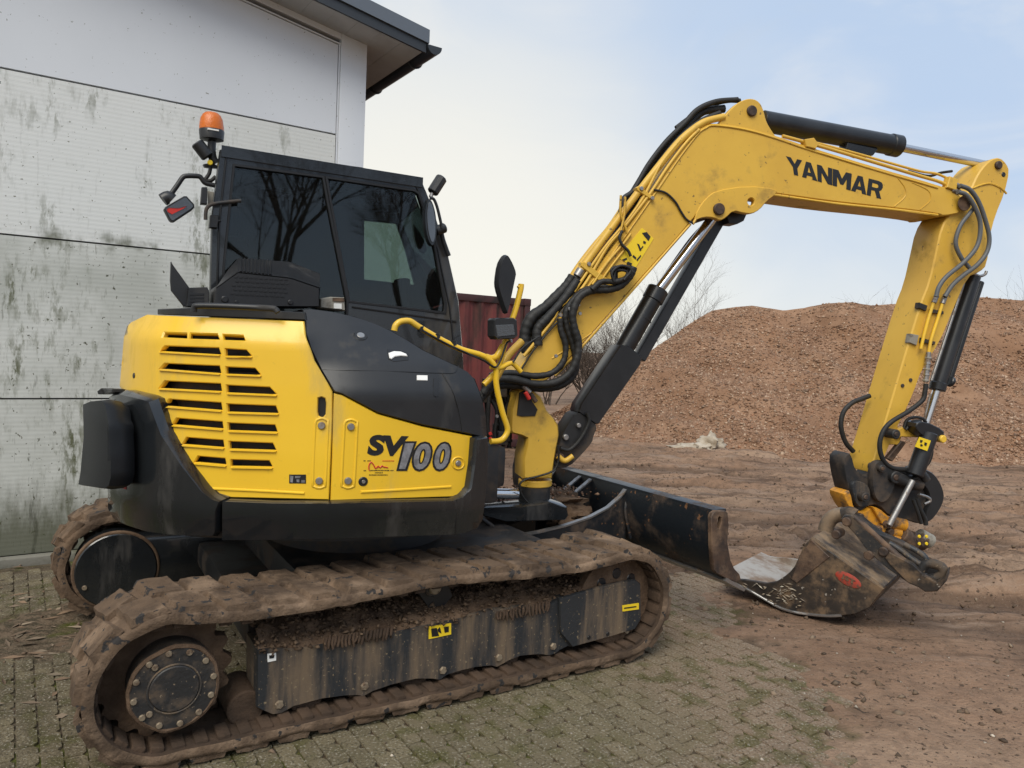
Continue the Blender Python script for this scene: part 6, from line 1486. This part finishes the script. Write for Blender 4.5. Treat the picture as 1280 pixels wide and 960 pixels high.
panel('red_reflection', [zm(*p) for p in [(110, 790), (125, 778), (200, 782), (262, 765), (235, 785), (150, 828), (118, 810)]], UF.on(-.0365), M_RED, mih, depth=.003, bev=.2)
# front lamp and oval mirrors by the windscreen
zn = lambda x, y: (x/8.7273+490, y/8.7273+210)
px_cyl('work_lamp', zn(545, 105), zn(440, 270), .036, UF, .0, M_BLK, cab, 10); px_cyl('lamp_stud', zn(440, 270), zn(420, 320), .012, UF, .0, M_STL, cab, 10)
def ell(cx, cy, rx, ry, rot): return [zn(x, y) for x, y in circle2(cx, cy, rx, ry, 24, rot)]
ovm = panel('round_mirror', ell(425, 590, 70, 262, -.07), UF.on(-.20), M_GRY, cab, depth=.05, bev=1.2, bevh=.02)
panel('round_mirror_glass', ell(430, 590, 46, 225, -.07), UF.on(-.206), M_MIR, ovm, depth=.008, bev=.5)
px_tube('round_mirror_rim', [zn(415, 330), zn(455, 340), zn(490, 420), zn(525, 560), zn(545, 660)], .009, UF, -.19, M_BLK, ovm, 8)
px_cyl('mirror_clamp', zn(470, 690), zn(580, 650), .03, UF, -.16, M_BLK, ovm, 12); px_tube('mirror_stay', [zn(530, 640), zn(550, 760), zn(590, 880), zn(620, 960)], .014, UF, -.13, M_BLK, ovm, 8)
panel('inner_mirror', ell(320, 680, 62, 250, -.12), UF.on(.3), M_BLK, cab, depth=.04, bev=1.)

# ---- yellow handrail, mirror and lamp on the front right corner
HR = -.62
hr = px_tube('handrail', [z4(*p) for p in [(472, 190), (478, 168), (495, 152), (520, 146), (545, 149), (580, 172), (670, 225), (770, 273), (870, 303), (920, 350), (925, 420), (935, 480), (955, 560), (973, 612), (975, 640), (958, 668), (935, 680), (900, 682)]], .0165, UF, HR, M_YEL, EX, 12, 4)
for i in range(5):
    x = 590+i*72; y = 180+i*32; px_tube('cable_tie', [z4(x-2, y-9), z4(x+2, y+12)], .0185, UF, HR, M_DCL, hr, 10, 0) if i in (0, 1, 2) else None
ms = px_tube('mirror_post', [z4(870, 430), z4(905, 395), z4(935, 355), z4(962, 250), z4(985, 170), z4(1010, 100), z4(1033, 10), (651.5, 355)], .017, UF, HR+.05, M_YEL, EX, 10, 4)
px_tube('post_rail', [z4(900, 350), z4(940, 355), z4(985, 335), z4(1005, 340), z4(1035, 372)], .014, UF, HR, M_YEL, ms, 10, 4); px_tube('post_rail', [z4(880, 305), z4(905, 312), z4(930, 300), z4(955, 255)], .018, UF, HR+.03, M_YEL, ms, 10, 4)
px_tube('post_rail', [z4(925, 400), z4(980, 300), z4(1040, 235)], .022, UF, HR+.2, M_YELB, ms, 10, 4)
px_tube('rail_cable', [z4(600, 190), z4(700, 246), z4(800, 292), z4(870, 322), z4(920, 352), z4(945, 320), z4(970, 250), z4(985, 235)], .006, UF, HR-.02, M_RUB, hr, 6)
px_tube('rail_cable', [z4(1000, 330), z4(1040, 270), z4(1100, 225), z4(1120, 215)], .006, UF, HR-.02, M_RUB, hr, 6)
zA4 = lambda x, y: (x/4+580, y/4+280)
mo_ = [zA4(*p) for p in [(215, 150), (228, 156), (252, 200), (268, 245), (262, 275), (240, 380), (226, 440), (218, 452), (210, 440), (190, 385), (170, 320), (168, 280), (180, 200), (200, 160)]]
panel('mirror_back', chaikin(mo_, 1, True), UF.on(HR), M_BLK, ms, depth=.06, bev=1.6, bevh=.025)
px_tube('mirror_hook', [zA4(270, 318), zA4(282, 310), zA4(294, 318)], .010, UF, HR+.05, M_YEL, ms, 8)
wl = panel('work_lamp', [zA4(*p) for p in [(150, 480), (160, 470), (250, 468), (268, 480), (272, 560), (255, 574), (165, 578), (150, 560)]], UF.on(HR-.05), M_BLK, ms, depth=.09, bev=1.2, bevh=.012)
panel('lamp_glass', [zA4(*p) for p in [(158, 505), (250, 500), (258, 556), (168, 566)]], UF.on(HR-.054), M_LGT, wl, depth=.01, bev=.8)
px_tube('lamp_stem', [zA4(225, 572), zA4(235, 580), zA4(236, 592)], .009, UF, HR, M_STL, wl, 8, 0)
